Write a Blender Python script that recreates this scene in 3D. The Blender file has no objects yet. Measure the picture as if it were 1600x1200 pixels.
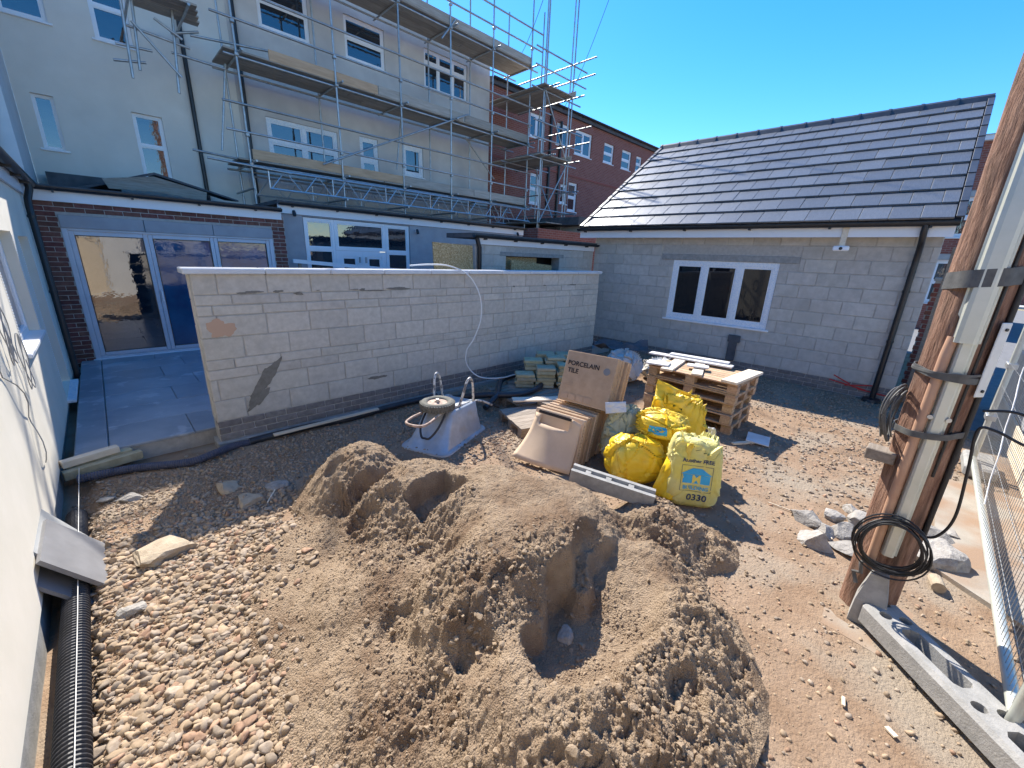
import bpy, math, random
import numpy as np
from mathutils import Vector, Matrix
from mathutils.bvhtree import BVHTree
rad = math.radians
SC = bpy.context.scene
COL = SC.collection
random.seed(7)
# ------------------------------------------------------------------ camera
CF, CR, CU, CW = 635.94, (0.715, -0.698, 0.038), (0.182, 0.239, 0.954), (0.675, 0.675, -0.298)
CH = 1.85
_p, _r, _a = 0.302401, 0.0398817, 0.785225
def _cam_axes():
    cp, sp, c, s = math.cos(_p), math.sin(_p), math.cos(_r), math.sin(_r)
    right, fwd, up = Vector((1, 0, 0)), Vector((0, cp, -sp)), Vector((0, sp, cp))
    r2, u2 = right*c + up*s, up*c - right*s
    A, B = Vector((math.sin(_a), math.cos(_a), 0)), Vector((-math.cos(_a), math.sin(_a), 0))
    t = lambda v: Vector((v.dot(A), v.dot(B), v.z))
    return t(r2), t(u2), t(fwd)
CR, CU, CW = _cam_axes()
cam_d = bpy.data.cameras.new('camera'); cam = bpy.data.objects.new('camera', cam_d); COL.objects.link(cam)
cam_d.sensor_width = 36; cam_d.lens = CF/1600*36; cam_d.clip_start = .02; cam_d.clip_end = 3000
m = Matrix((CR, CU, -CW)).transposed().to_4x4(); m.translation = (0, 0, CH)
cam.matrix_world = m
SC.camera = cam
# ------------------------------------------------------------------ light
SUN_AZ, SUN_EL = 65.0, 46.5          # azimuth measured from +X towards +Y
wd = bpy.data.worlds.new('World'); SC.world = wd; wd.use_nodes = True
nt = wd.node_tree; nt.nodes.clear()
sky = nt.nodes.new('ShaderNodeTexSky'); sky.sky_type = 'NISHITA'; sky.sun_disc = False
sky.sun_elevation = rad(SUN_EL); sky.sun_rotation = rad(90-SUN_AZ)
sky.altitude = 30; sky.air_density = 1.0; sky.dust_density = 0.1; sky.ozone_density = 5.0
bg = nt.nodes.new('ShaderNodeBackground'); bg.inputs[1].default_value = 0.098
wo = nt.nodes.new('ShaderNodeOutputWorld')
hsv = nt.nodes.new('ShaderNodeHueSaturation'); hsv.inputs['Saturation'].default_value = 1.32; hsv.inputs['Hue'].default_value = .503
nt.links.new(sky.outputs[0], hsv.inputs['Color']); nt.links.new(hsv.outputs[0], bg.inputs[0]); nt.links.new(bg.outputs[0], wo.inputs[0])
sl = bpy.data.lights.new('sun', 'SUN'); sl.energy = 3.5; sl.angle = rad(.53); sl.color = (1, .94, .85)
so = bpy.data.objects.new('sun', sl); COL.objects.link(so)
sd = Vector((math.cos(rad(SUN_AZ))*math.cos(rad(SUN_EL)), math.sin(rad(SUN_AZ))*math.cos(rad(SUN_EL)), math.sin(rad(SUN_EL))))
so.rotation_euler = sd.to_track_quat('Z', 'Y').to_euler(); so.location = sd*60
SC.view_settings.view_transform = 'Standard'; SC.view_settings.look = 'None'
SC.view_settings.exposure = 1.58; SC.view_settings.gamma = 1
SC.cycles.max_bounces = 8; SC.cycles.diffuse_bounces = 5; SC.cycles.glossy_bounces = 4; SC.cycles.transmission_bounces = 6
# ------------------------------------------------------------------ photo pixel -> point on a known plane
def ray(x, y): return (CW*CF + CR*(x-800) - CU*(y-600)).normalized()
def at(x, y, X=None, Y=None, z=None):
    d = ray(x, y)
    t = X/d.x if X is not None else (Y/d.y if Y is not None else (z-CH)/d.z)
    return Vector((d.x*t, d.y*t, CH+d.z*t))
# ------------------------------------------------------------------ noise
def _h(ix, iy, s):
    n = (ix.astype(np.int64)*374761393 + iy.astype(np.int64)*668265263 + s*974634777) & 0xffffffff
    n = ((n ^ (n >> 13))*1274126177) & 0xffffffff
    return ((n ^ (n >> 16)) & 0xffffff)/float(0xffffff)
def vnoise(x, y, s=0):
    x = np.asarray(x, float); y = np.asarray(y, float)
    ix, iy = np.floor(x), np.floor(y); fx, fy = x-ix, y-iy
    fx, fy = fx*fx*fx*(fx*(fx*6-15)+10), fy*fy*fy*(fy*(fy*6-15)+10)
    a, b, c, d = _h(ix, iy, s), _h(ix+1, iy, s), _h(ix, iy+1, s), _h(ix+1, iy+1, s)
    return (a*(1-fx)+b*fx)*(1-fy) + (c*(1-fx)+d*fx)*fy
def fbm(x, y, f, o=4, s=0, g=.5):
    t = 0; a = 1; n = 0
    for i in range(o):
        t = t + a*(vnoise(x*f+i*17.3, y*f-i*9.1, s+i)*2-1); n += a; a *= g; f *= 2.03
    return t/n
def sstep(a, b, x):
    t = np.clip((x-a)/(b-a), 0, 1); return t*t*(3-2*t)
# ------------------------------------------------------------------ mesh builder
class MB:
    def __init__(s): s.v = []; s.f = []
    def add(s, vs, fs):
        o = len(s.v); s.v += [tuple(p) for p in vs]; s.f += [tuple(i+o for i in f) for f in fs]; return s
    def box(s, a, b, b0=0.0, M=None):
        c = [(a[i]+b[i])/2 for i in range(3)]; h = [abs(b[i]-a[i])/2 for i in range(3)]
        vs, fs = cbox(h, min(b0, min(h)*.9))
        vs = [Vector((p[0]+c[0], p[1]+c[1], p[2]+c[2])) for p in vs]
        if M is not None: vs = [M @ p for p in vs]
        return s.add(vs, fs)
    def beam(s, p, q, w, t, up=(0, 0, 1), b0=0.0):       # bar from p to q, w across, t along up
        p, q = Vector(p), Vector(q); d = q-p; L = d.length; d.normalize()
        sd_ = d.cross(Vector(up))
        if sd_.length < 1e-4: sd_ = d.cross(Vector((1, 0, 0)))
        sd_.normalize(); u = sd_.cross(d)
        Mx = Matrix((d, sd_, u)).transposed().to_4x4(); Mx.translation = (p+q)/2
        return s.box((-L/2, -w/2, -t/2), (L/2, w/2, t/2), b0, Mx)
    def tube(s, path, r, n=8, closed=False, caps=True):
        P = [Vector(p) for p in path]; k = len(P)
        R = r if isinstance(r, (list, tuple)) else [r]*k
        prev = None; vs = []; fs = []
        for i in range(k):
            if closed: t = P[(i+1) % k]-P[i-1]
            else: t = P[min(i+1, k-1)]-P[max(i-1, 0)]
            if t.length < 1e-9: t = Vector((0, 0, 1))
            t.normalize()
            if prev is None:
                prev = t.cross(Vector((0, 0, 1)))
                if prev.length < .05: prev = t.cross(Vector((1, 0, 0)))
            a = prev - t*prev.dot(t); a.normalize(); b = t.cross(a); prev = a
            for j in range(n):
                g = 2*math.pi*j/n; vs.append(P[i]+(a*math.cos(g)+b*math.sin(g))*R[i])
        m_ = k if closed else k-1
        for i in range(m_):
            for j in range(n):
                i2 = (i+1) % k; fs.append((i*n+j, i*n+(j+1) % n, i2*n+(j+1) % n, i2*n+j))
        if caps and not closed:
            fs.append(tuple(range(n-1, -1, -1))); fs.append(tuple((k-1)*n+j for j in range(n)))
        return s.add(vs, fs)
    def loft(s, rings, cap=(True, True), closed=True):
        n = len(rings[0]); vs = [p for r in rings for p in r]; fs = []
        for i in range(len(rings)-1):
            for j in range(n if closed else n-1):
                j2 = (j+1) % n; fs.append((i*n+j, i*n+j2, (i+1)*n+j2, (i+1)*n+j))
        if cap[0]: fs.append(tuple(range(n-1, -1, -1)))
        if cap[1]: fs.append(tuple((len(rings)-1)*n+j for j in range(n)))
        return s.add(vs, fs)
    def prism(s, poly, off):                              # polygon extruded by a vector
        n = len(poly); P = [Vector(p) for p in poly]; off = Vector(off)
        vs = P+[p+off for p in P]
        fs = [tuple(range(n-1, -1, -1)), tuple(range(n, 2*n))]+[(i, (i+1) % n, n+(i+1) % n, n+i) for i in range(n)]
        return s.add(vs, fs)
    def mesh(s, name, mat=None, smooth=False):
        me = bpy.data.meshes.new(name); me.from_pydata(s.v, [], s.f); me.update()
        if mat: me.materials.append(mat)
        if smooth: me.polygons.foreach_set('use_smooth', [True]*len(me.polygons)); me.set_sharp_from_angle(angle=rad(55))
        return me
def cbox(h, b):
    if b <= 0:
        x, y, z = h
        return ([(-x,-y,-z),(x,-y,-z),(x,y,-z),(-x,y,-z),(-x,-y,z),(x,-y,z),(x,y,z),(-x,y,z)],
                [(3,2,1,0),(4,5,6,7),(0,1,5,4),(1,2,6,5),(2,3,7,6),(3,0,4,7)])
    vs = []; ix = {}
    for sx in (-1, 1):
        for sy in (-1, 1):
            for sz in (-1, 1):
                for ax in range(3):
                    p = [sx*(h[0]-b), sy*(h[1]-b), sz*(h[2]-b)]; p[ax] = (sx, sy, sz)[ax]*h[ax]
                    ix[(sx, sy, sz, ax)] = len(vs); vs.append(tuple(p))
    fs = []
    def quad(keys):
        ids = [ix[k] for k in keys]; a, b_, c = [Vector(vs[i]) for i in ids[:3]]
        nrm = (b_-a).cross(c-a); ctr = sum((Vector(vs[i]) for i in ids), Vector())/len(ids)
        if nrm.dot(ctr) < 0: ids = ids[::-1]
        fs.append(tuple(ids))
    for ax in range(3):
        o = [i for i in range(3) if i != ax]
        for sg in (-1, 1):
            ks = []
            for a_, c_ in ((-1, -1), (1, -1), (1, 1), (-1, 1)):
                k = [0, 0, 0]; k[ax] = sg; k[o[0]] = a_; k[o[1]] = c_; ks.append((*k, ax))
            quad(ks)
        for a_ in (-1, 1):
            for c_ in (-1, 1):
                k0 = [0, 0, 0]; k0[ax] = -1; k0[o[0]] = a_; k0[o[1]] = c_; k1 = list(k0); k1[ax] = 1
                quad([(*k0, o[0]), (*k0, o[1]), (*k1, o[1]), (*k1, o[0])])
    for sx in (-1, 1):
        for sy in (-1, 1):
            for sz in (-1, 1): quad([(sx, sy, sz, a_) for a_ in range(3)])
    return vs, fs
def link(name, me, parent=None, M=None):
    o = bpy.data.objects.new(name, me); COL.objects.link(o)
    if parent is not None:
        o.parent = parent
        o.matrix_parent_inverse = WM[parent.name].inverted()
    if M is not None: o.matrix_basis = M
    WM[o.name] = M.copy() if M is not None else Matrix()
    return o
WM = {}
def obj(name, mb, mat, parent=None, smooth=False, kind=None, label=None):
    o = link(name, mb.mesh(name, mat, smooth), parent)
    if kind: o['kind'] = kind
    if label: o['label'] = label
    return o
def tag(o, label, cat=None, group=None, kind=None):
    if label: o['label'] = label
    if cat: o['category'] = cat
    if group: o['group'] = group
    if kind: o['kind'] = kind
    return o
def thing(name, label, cat, loc=(0, 0, 0), group=None):
    o = link(name, None, None, Matrix.Translation(Vector(loc))); o.empty_display_size = .2
    return tag(o, label, cat, group)
class Fr:                                                  # wall frame: u along, d outwards, z up
    def __init__(s, o, U, N): s.o, s.U, s.N = Vector(o), Vector(U).normalized(), Vector(N).normalized(); s.Z = Vector((0, 0, 1))
    def p(s, u, d, z): return s.o+s.U*u+s.N*d+s.Z*z
    def M(s, u=0, d=0, z=0):
        m_ = Matrix((s.U, s.N, s.Z)).transposed().to_4x4(); m_.translation = s.p(u, d, z); return m_
def fbox(mb, F, u0, u1, d0, d1, z0, z1, b0=0.0): return mb.box((u0, d0, z0), (u1, d1, z1), b0, F.M())
def fpart(name, F, u0, u1, d0, d1, z0, z1, mat, parent, b0=0.0, label=None):
    mb = MB(); fbox(mb, F, u0, u1, d0, d1, z0, z1, b0); return obj(name, mb, mat, parent, label=label)
def holed(F, u0, u1, z0, z1, holes, thick, d=0.0):         # wall slab with openings and reveals
    mb = MB(); us = sorted({u0, u1, *[h[0] for h in holes], *[h[1] for h in holes]}); zs = sorted({z0, z1, *[h[2] for h in holes], *[h[3] for h in holes]})
    us = [u for u in us if u0 <= u <= u1]; zs = [z for z in zs if z0 <= z <= z1]
    inh = lambda u, z: any(h[0] < u < h[1] and h[2] < z < h[3] for h in holes)
    for i in range(len(us)-1):
        for j in range(len(zs)-1):
            a, b, c, e = us[i], us[i+1], zs[j], zs[j+1]
            if inh((a+b)/2, (c+e)/2): continue
            mb.add([F.p(a, d, c), F.p(b, d, c), F.p(b, d, e), F.p(a, d, e)], [(0, 1, 2, 3)])
            mb.add([F.p(a, d-thick, c), F.p(b, d-thick, c), F.p(b, d-thick, e), F.p(a, d-thick, e)], [(3, 2, 1, 0)])
    for (a, b, c, e) in holes+[(u0, u1, z0, z1)]:
        for p, q in (((a, c), (b, c)), ((b, c), (b, e)), ((b, e), (a, e)), ((a, e), (a, c))):
            mb.add([F.p(p[0], d, p[1]), F.p(q[0], d, q[1]), F.p(q[0], d-thick, q[1]), F.p(p[0], d-thick, p[1])], [(0, 1, 2, 3)])
    return mb
def spline(pts, n=12):
    out = []; P = [Vector(p) for p in pts]; P = [P[0]*2-P[1]]+P+[P[-1]*2-P[-2]]
    for i in range(1, len(P)-2):
        for k in range(n):
            t = k/n; a, b, c, d = P[i-1:i+3]; out.append(.5*((2*b)+(c-a)*t+(2*a-5*b+4*c-d)*t*t+(3*b-a-3*c+d)*t**3))
    out.append(P[-2]); return out
# ------------------------------------------------------------------ materials
def N_(t, ty, **kw):
    n = t.nodes.new(ty)
    for k, v in kw.items(): setattr(n, k, v)
    return n
def mat(name, c1, c2=None, scale=6, rough=.8, bump=.25, bscale=80, bdist=.004, rnd=.0, spec=.35, metal=0, lo=.35, hi=.65, c3=None, c3scale=1.2, c3lo=.5, c3hi=.7,
        stretch=None, vor=0, vscale=30, ior=None, attr=None, detail=6, hue=0, coat=0):
    m_ = bpy.data.materials.new(name); m_.use_nodes = True; t = m_.node_tree; L = t.links.new
    B = t.nodes['Principled BSDF']; B.inputs['Roughness'].default_value = rough; B.inputs['Metallic'].default_value = metal
    B.inputs['Specular IOR Level'].default_value = spec
    if ior: B.inputs['IOR'].default_value = ior
    if coat: B.inputs['Coat Weight'].default_value = coat; B.inputs['Coat Roughness'].default_value = .05
    g = N_(t, 'ShaderNodeNewGeometry'); pos = g.outputs['Position']
    if stretch:
        tc = N_(t, 'ShaderNodeTexCoord'); mp = N_(t, 'ShaderNodeMapping'); mp.inputs['Scale'].default_value = stretch
        oi0 = N_(t, 'ShaderNodeObjectInfo'); av = N_(t, 'ShaderNodeVectorMath', operation='ADD'); 
        L(tc.outputs['Object'], mp.inputs[0]); L(mp.outputs[0], av.inputs[0])
        sc_ = N_(t, 'ShaderNodeVectorMath', operation='SCALE'); sc_.inputs[0].default_value = (37, 53, 71); L(oi0.outputs['Random'], sc_.inputs['Scale']); L(sc_.outputs[0], av.inputs[1]); pos = av.outputs[0]
    n1 = N_(t, 'ShaderNodeTexNoise'); n1.inputs['Scale'].default_value = scale; n1.inputs['Detail'].default_value = detail; n1.inputs['Roughness'].default_value = .6; L(pos, n1.inputs['Vector'])
    def mix(fac, a, b, bt='MIX'):
        x = N_(t, 'ShaderNodeMix', data_type='RGBA', blend_type=bt)
        for k, v in ((0, fac), (6, a), (7, b)):
            if hasattr(v, 'links'): L(v, x.inputs[k])
            else: x.inputs[k].default_value = (*v, 1) if isinstance(v, (tuple, list)) else v
        return x.outputs[2]
    def rng(v, a, b):
        x = N_(t, 'ShaderNodeMapRange'); x.inputs[1].default_value = a; x.inputs[2].default_value = b; L(v, x.inputs[0]); return x.outputs[0]
    c = mix(rng(n1.outputs[0], lo, hi), c1, c2 or c1)
    if c3:
        n3 = N_(t, 'ShaderNodeTexNoise'); n3.inputs['Scale'].default_value = c3scale; n3.inputs['Detail'].default_value = 5; L(pos, n3.inputs['Vector'])
        c = mix(rng(n3.outputs[0], c3lo, c3hi), c, c3)
    if attr:
        a_ = N_(t, 'ShaderNodeAttribute'); a_.attribute_name = attr; c = mix(1.0, c, a_.outputs['Color'], 'MULTIPLY')
    if rnd or hue:
        oi = N_(t, 'ShaderNodeObjectInfo'); hs = N_(t, 'ShaderNodeHueSaturation'); L(c, hs.inputs['Color'])
        mr = N_(t, 'ShaderNodeMapRange'); mr.inputs[3].default_value = 1-rnd; mr.inputs[4].default_value = 1+rnd; L(oi.outputs['Random'], mr.inputs[0]); L(mr.outputs[0], hs.inputs['Value'])
        if hue:
            ml = N_(t, 'ShaderNodeMath', operation='MULTIPLY'); ml.inputs[1].default_value = 7.31; L(oi.outputs['Random'], ml.inputs[0])
            fr = N_(t, 'ShaderNodeMath', operation='FRACT'); L(ml.outputs[0], fr.inputs[0])
            m2 = N_(t, 'ShaderNodeMapRange'); m2.inputs[3].default_value = .5-hue; m2.inputs[4].default_value = .5+hue; L(fr.outputs[0], m2.inputs[0]); L(m2.outputs[0], hs.inputs['Hue'])
        c = hs.outputs[0]
    L(c, B.inputs['Base Color'])
    if bump:
        n2 = N_(t, 'ShaderNodeTexNoise'); n2.inputs['Scale'].default_value = bscale; n2.inputs['Detail'].default_value = 5; n2.inputs['Roughness'].default_value = .65; L(pos, n2.inputs['Vector'])
        hgt = n2.outputs[0]
        if vor:
            vo = N_(t, 'ShaderNodeTexVoronoi'); vo.inputs['Scale'].default_value = vscale; L(pos, vo.inputs['Vector'])
            mm = N_(t, 'ShaderNodeMath', operation='MULTIPLY_ADD'); mm.inputs[1].default_value = -vor; L(vo.outputs['Distance'], mm.inputs[0]); L(hgt, mm.inputs[2]); hgt = mm.outputs[0]
        b = N_(t, 'ShaderNodeBump'); b.inputs['Strength'].default_value = bump; b.inputs['Distance'].default_value = bdist; L(hgt, b.inputs['Height']); L(b.outputs[0], B.inputs['Normal'])
    return m_
mt = {}
mt['cream'] = mat('cream_render', (.70, .655, .55), (.75, .70, .60), 3, .9, .35, 220, .003, c3=(.62, .575, .48), c3scale=.9, c3lo=.55, c3hi=.85)
mt['cream2'] = mat('house_render', (.70, .65, .56), (.75, .70, .61), 2, .9, .2, 150, .003, c3=(.60, .565, .50), c3scale=.6, c3lo=.45, c3hi=.75)
mt['greyrender'] = mat('grey_render', (.56, .52, .475), (.63, .59, .54), 2, .9, .2, 120, .003, c3=(.46, .425, .395), c3scale=.8, c3lo=.45, c3hi=.75)
mt['wallgrey'] = mat('grey_masonry_paint', (.33, .33, .345), (.38, .38, .395), 4, .85, .2, 90, .003)
mt['whiterender'] = mat('white_render', (.58, .58, .57), (.64, .64, .63), 2, .9, .2, 120, .003)
mt['block'] = mat('concrete_block', (.48, .435, .37), (.58, .53, .46), 14, .95, .9, 190, .006, rnd=.07, hue=.004, c3=(.36, .335, .30), c3scale=3.0, c3lo=.55, c3hi=.9)
mt['blockgrey'] = mat('concrete_block_grey', (.43, .40, .355), (.52, .485, .435), 10, .95, .7, 160, .005, rnd=.08, hue=.005, c3=(.42, .39, .34), c3scale=1.4, c3lo=.5, c3hi=.8)
mt['mortar'] = mat('mortar', (.38, .355, .32), (.46, .43, .39), 20, .95, .8, 120, .006)
mt['mortarpale'] = mat('mortar_pale', (.40, .37, .33), (.47, .44, .39), 20, .95, .8, 120, .006)
mt['greybrick'] = mat('grey_brick', (.17, .15, .14), (.24, .215, .20), 18, .95, .6, 150, .004, rnd=.14, hue=.012)
mt['redbrick'] = mat('red_brick', (.13, .05, .04), (.2, .085, .065), 16, .9, .6, 120, .004, rnd=.2, hue=.012)
mt['redbrick2'] = mat('red_brick_house', (.24, .075, .055), (.3, .1, .075), 12, .9, .5, 90, .004, rnd=.16, hue=.01)
mt['white'] = mat('white_upvc', (.78, .79, .80), (.82, .82, .83), 3, .35, .0, spec=.5)
mt['whitefilm'] = mat('film_covered_upvc', (.78, .80, .82), (.6, .68, .76), 42, .4, .1, 60, lo=.5, hi=.56, spec=.5)
mt['fascia'] = mat('white_fascia', (.72, .73, .75), (.78, .78, .79), 2, .4, .05, 20, spec=.5)
mt['black'] = mat('black_plastic', (.012, .013, .015), (.02, .021, .024), 10, .38, .06, 60, spec=.5)
mt['rubber'] = mat('rubber', (.02, .02, .02), (.035, .034, .033), 20, .75, .2, 90)
mt['roof'] = mat('slate_tile', (.078, .085, .095), (.13, .137, .148), 30, .37, .6, 22, .004, rnd=.2, spec=.8, stretch=(6, .35, 1))
mt['roofedge'] = mat('dry_verge', (.04, .045, .055), (.06, .065, .075), 8, .4, .1, 40, spec=.5)
mt['felt'] = mat('roof_felt', (.07, .07, .075), (.11, .11, .115), 5, .8, .4, 120, .004)
mt['glass'] = mat('window_glass', (.012, .02, .03), None, 1, .015, .12, 1.3, .02, spec=.5, ior=2.3)
mt['glassdark'] = mat('dark_window_glass', (.008, .009, .012), None, 1, .02, .05, 1.2, .01, spec=.5, ior=1.45)
mt['glassblue'] = mat('blue_film_glass', (.012, .10, .22), (.008, .05, .13), 2.2, .03, .15, 1.6, .02, spec=.5, ior=1.75)
mt['bluefilm'] = mt['glassblue']
mt['aluframe'] = mat('door_frame', (.50, .54, .60), (.56, .6, .66), 4, .4, .0, spec=.5)
mt['steel'] = mat('galvanised_tube', (.36, .37, .37), (.48, .49, .49), 9, .45, .25, 40, metal=.75, rnd=.15)
mt['alu'] = mat('aluminium_lattice', (.6, .61, .62), (.7, .7, .71), 9, .4, .1, 40, metal=.7)
mt['board'] = mat('scaffold_board', (.30, .265, .22), (.41, .365, .31), 3, .85, .5, 14, .004, rnd=.2, stretch=(1, 9, 9))
mt['boardnew'] = mat('new_toe_board', (.46, .29, .17), (.55, .37, .23), 3, .8, .4, 14, .004, rnd=.08, stretch=(1, 9, 9))
mt['osb'] = mat('osb_sheet', (.50, .35, .17), (.30, .19, .08), 55, .75, .5, 60, .004, c3=(.62, .47, .27), c3scale=40, lo=.42, hi=.56)
mt['tile'] = mat('porcelain_paving', (.24, .265, .30), (.34, .365, .40), 2.2, .32, .1, 30, .002, rnd=.1, spec=.5, c3=(.42, .44, .47), c3scale=3.4, c3lo=.58, c3hi=.62)
mt['slabporc'] = mat('grey_porcelain_slab', (.17, .168, .172), (.22, .218, .222), 5, .45, .1, 60, .002, rnd=.06, spec=.5)
mt['slabedge'] = mat('white_porcelain', (.30, .305, .30), (.35, .355, .35), 5, .5, .1, 60, .002)
mt['coping'] = mat('porcelain_coping', (.52, .53, .55), (.6, .61, .62), 6, .3, .05, 60, .002, rnd=.04, spec=.5)
mt['sand'] = mat('sharp_sand', (.285, .205, .135), (.375, .28, .19), 9, .97, 1.0, 170, .012, c3=(.205, .135, .085), c3scale=2.6, c3lo=.48, c3hi=.66, spec=.15, vor=.9, vscale=105)
mt['sandclump'] = mat('sand_clump', (.29, .21, .14), (.38, .29, .20), 30, .97, 1.0, 260, .006, spec=.15)
mt['pebble'] = mat('pebble', (.27, .215, .16), (.355, .29, .225), 60, .85, .4, 150, .003, attr='tint', spec=.25)
mt['rock'] = mat('broken_concrete', (.26, .24, .215), (.37, .345, .31), 25, .95, 1.0, 60, .012, rnd=.12)
mt['timber'] = mat('pallet_timber', (.36, .235, .135), (.50, .35, .22), 4, .85, .5, 20, .004, rnd=.2, hue=.008, stretch=(1.2, 12, 12))
mt['timberold'] = mat('weathered_timber', (.22, .18, .14), (.32, .27, .22), 4, .9, .5, 20, .004, rnd=.18, stretch=(1.2, 12, 12))
mt['timberpale'] = mat('pale_plank', (.62, .52, .38), (.72, .62, .48), 3, .8, .4, 16, .003, rnd=.08, stretch=(1.2, 10, 10))
mt['whiteboard'] = mat('white_painted_board', (.70, .69, .67), (.6, .58, .55), 6, .7, .2, 40, rnd=.06)
mt['card'] = mat('cardboard', (.43, .295, .185), (.49, .345, .225), 5, .85, .15, 30, .002, rnd=.07, stretch=(3, 3, 3))
mt['cardpale'] = mat('pale_cardboard', (.56, .42, .29), (.62, .47, .33), 5, .85, .15, 30, .002, rnd=.05)
mt['cardin'] = mat('cardboard_inside', (.40, .28, .19), (.45, .32, .22), 5, .85, .1, 30, .002)
mt['print'] = mat('black_print', (.03, .025, .025), None, 5, .7, 0)
mt['yellow'] = mat('yellow_woven_sack', (.74, .46, .012), (.80, .56, .03), 5, .42, .4, 18, .012, rnd=.05, spec=.5, c3=(.72, .58, .14), c3scale=3, c3lo=.56, c3hi=.74)
mt['yellowpale'] = mat('pale_yellow_sack', (.62, .56, .22), (.70, .62, .2), 5, .5, .5, 26, .02, spec=.45, c3=(.72, .6, .1), c3scale=3)
mt['greysack'] = mat('grey_yellow_sack', (.42, .42, .30), (.52, .5, .3), 4, .55, .5, 22, .02, spec=.4)
mt['blueprint'] = mat('blue_print', (.03, .33, .60), (.05, .40, .66), 8, .5, 0)
mt['navy'] = mat('navy_print', (.03, .05, .12), None, 5, .6, 0)
mt['yellowprint'] = mat('yellow_print', (.75, .60, .12), None, 5, .6, 0)
mt['tub'] = mat('galvanised_tub', (.36, .40, .44), (.50, .53, .55), 6, .38, .06, 18, .003, metal=.25, spec=.5, c3=(.42, .40, .35), c3scale=7, c3lo=.55, c3hi=.75)
mt['paintedtube'] = mat('worn_painted_tube', (.62, .60, .55), (.16, .15, .15), 26, .5, .3, 60, metal=.2, lo=.48, hi=.58)
mt['rusty'] = mat('rusty_tube', (.5, .36, .28), (.2, .14, .11), 22, .7, .4, 60)
mt['tyre'] = mat('dusty_tyre', (.11, .105, .09), (.17, .165, .14), 20, .9, .3, 60)
mt['stone'] = mat('yellow_stone', (.34, .31, .19), (.45, .41, .27), 12, .9, .6, 60, .005, rnd=.16, hue=.012)
mt['duct'] = mat('black_duct', (.02, .02, .023), (.035, .035, .04), 8, .45, .1, 60, spec=.5)
mt['bluepipe'] = mat('blue_grey_duct', (.05, .055, .085), (.09, .095, .13), 10, .6, .2, 60)
mt['pole'] = mat('creosoted_pole', (.17, .085, .055), (.34, .20, .135), 7, .9, 1.0, 8, .03, stretch=(6, 6, .9), c3=(.11, .065, .045), c3scale=3.4, c3lo=.5, c3hi=.7, detail=10)
mt['channel'] = mat('galvanised_capping', (.50, .52, .46), (.58, .59, .53), 6, .45, .15, 40, metal=.45, spec=.5)
mt['copper'] = mat('brown_conduit', (.38, .21, .135), (.47, .29, .19), 6, .5, .2, 40, spec=.45)
mt['strap'] = mat('grey_strap', (.07, .07, .07), (.11, .11, .105), 20, .6, .2, 80)
mt['concrete'] = mat('concrete', (.29, .255, .205), (.36, .32, .265), 5, .92, .5, 90, .004, c3=(.28, .19, .125), c3scale=2.0, c3lo=.42, c3hi=.6)
mt['conblock'] = mat('precast_concrete', (.25, .245, .23), (.34, .33, .31), 14, .92, .7, 90, .005)
mt['asphalt'] = mat('asphalt', (.15, .15, .155), (.19, .19, .19), 6, .9, .3, 120, .004)
mt['kerb'] = mat('kerb_stone', (.36, .35, .33), (.42, .41, .39), 8, .9, .3, 90)
mt['linepaint'] = mat('yellow_line_paint', (.70, .50, .10), (.6, .45, .12), 12, .8, 0)
mt['red'] = mat('red_spray_paint', (.55, .03, .03), None, 5, .7, 0)
mt['peach'] = mat('peach_dust', (.5, .33, .23), None, 5, .95, 0)
mt['greyfence'] = mat('grey_fence_board', (.30, .31, .33), (.38, .39, .41), 5, .85, .4, 20, .003, rnd=.12, stretch=(9, 9, 1))
mt['cable'] = mat('black_cable', (.015, .015, .016), None, 5, .5, 0, spec=.5)
mt['whitecable'] = mat('white_conduit', (.72, .71, .68), None, 5, .5, 0)
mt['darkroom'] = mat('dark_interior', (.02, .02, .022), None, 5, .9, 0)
mt['stain'] = mat('damp_stain', (.17, .155, .13), (.22, .2, .17), 20, .9, .5, 160, .004)
mt['plate'] = mat('white_plate', (.72, .73, .70), (.66, .67, .64), 12, .5, .05, 40)
mt['sacking'] = mat('dusty_sacking', (.50, .49, .45), (.62, .6, .56), 6, .7, .5, 30, .01, rnd=.08)

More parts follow.
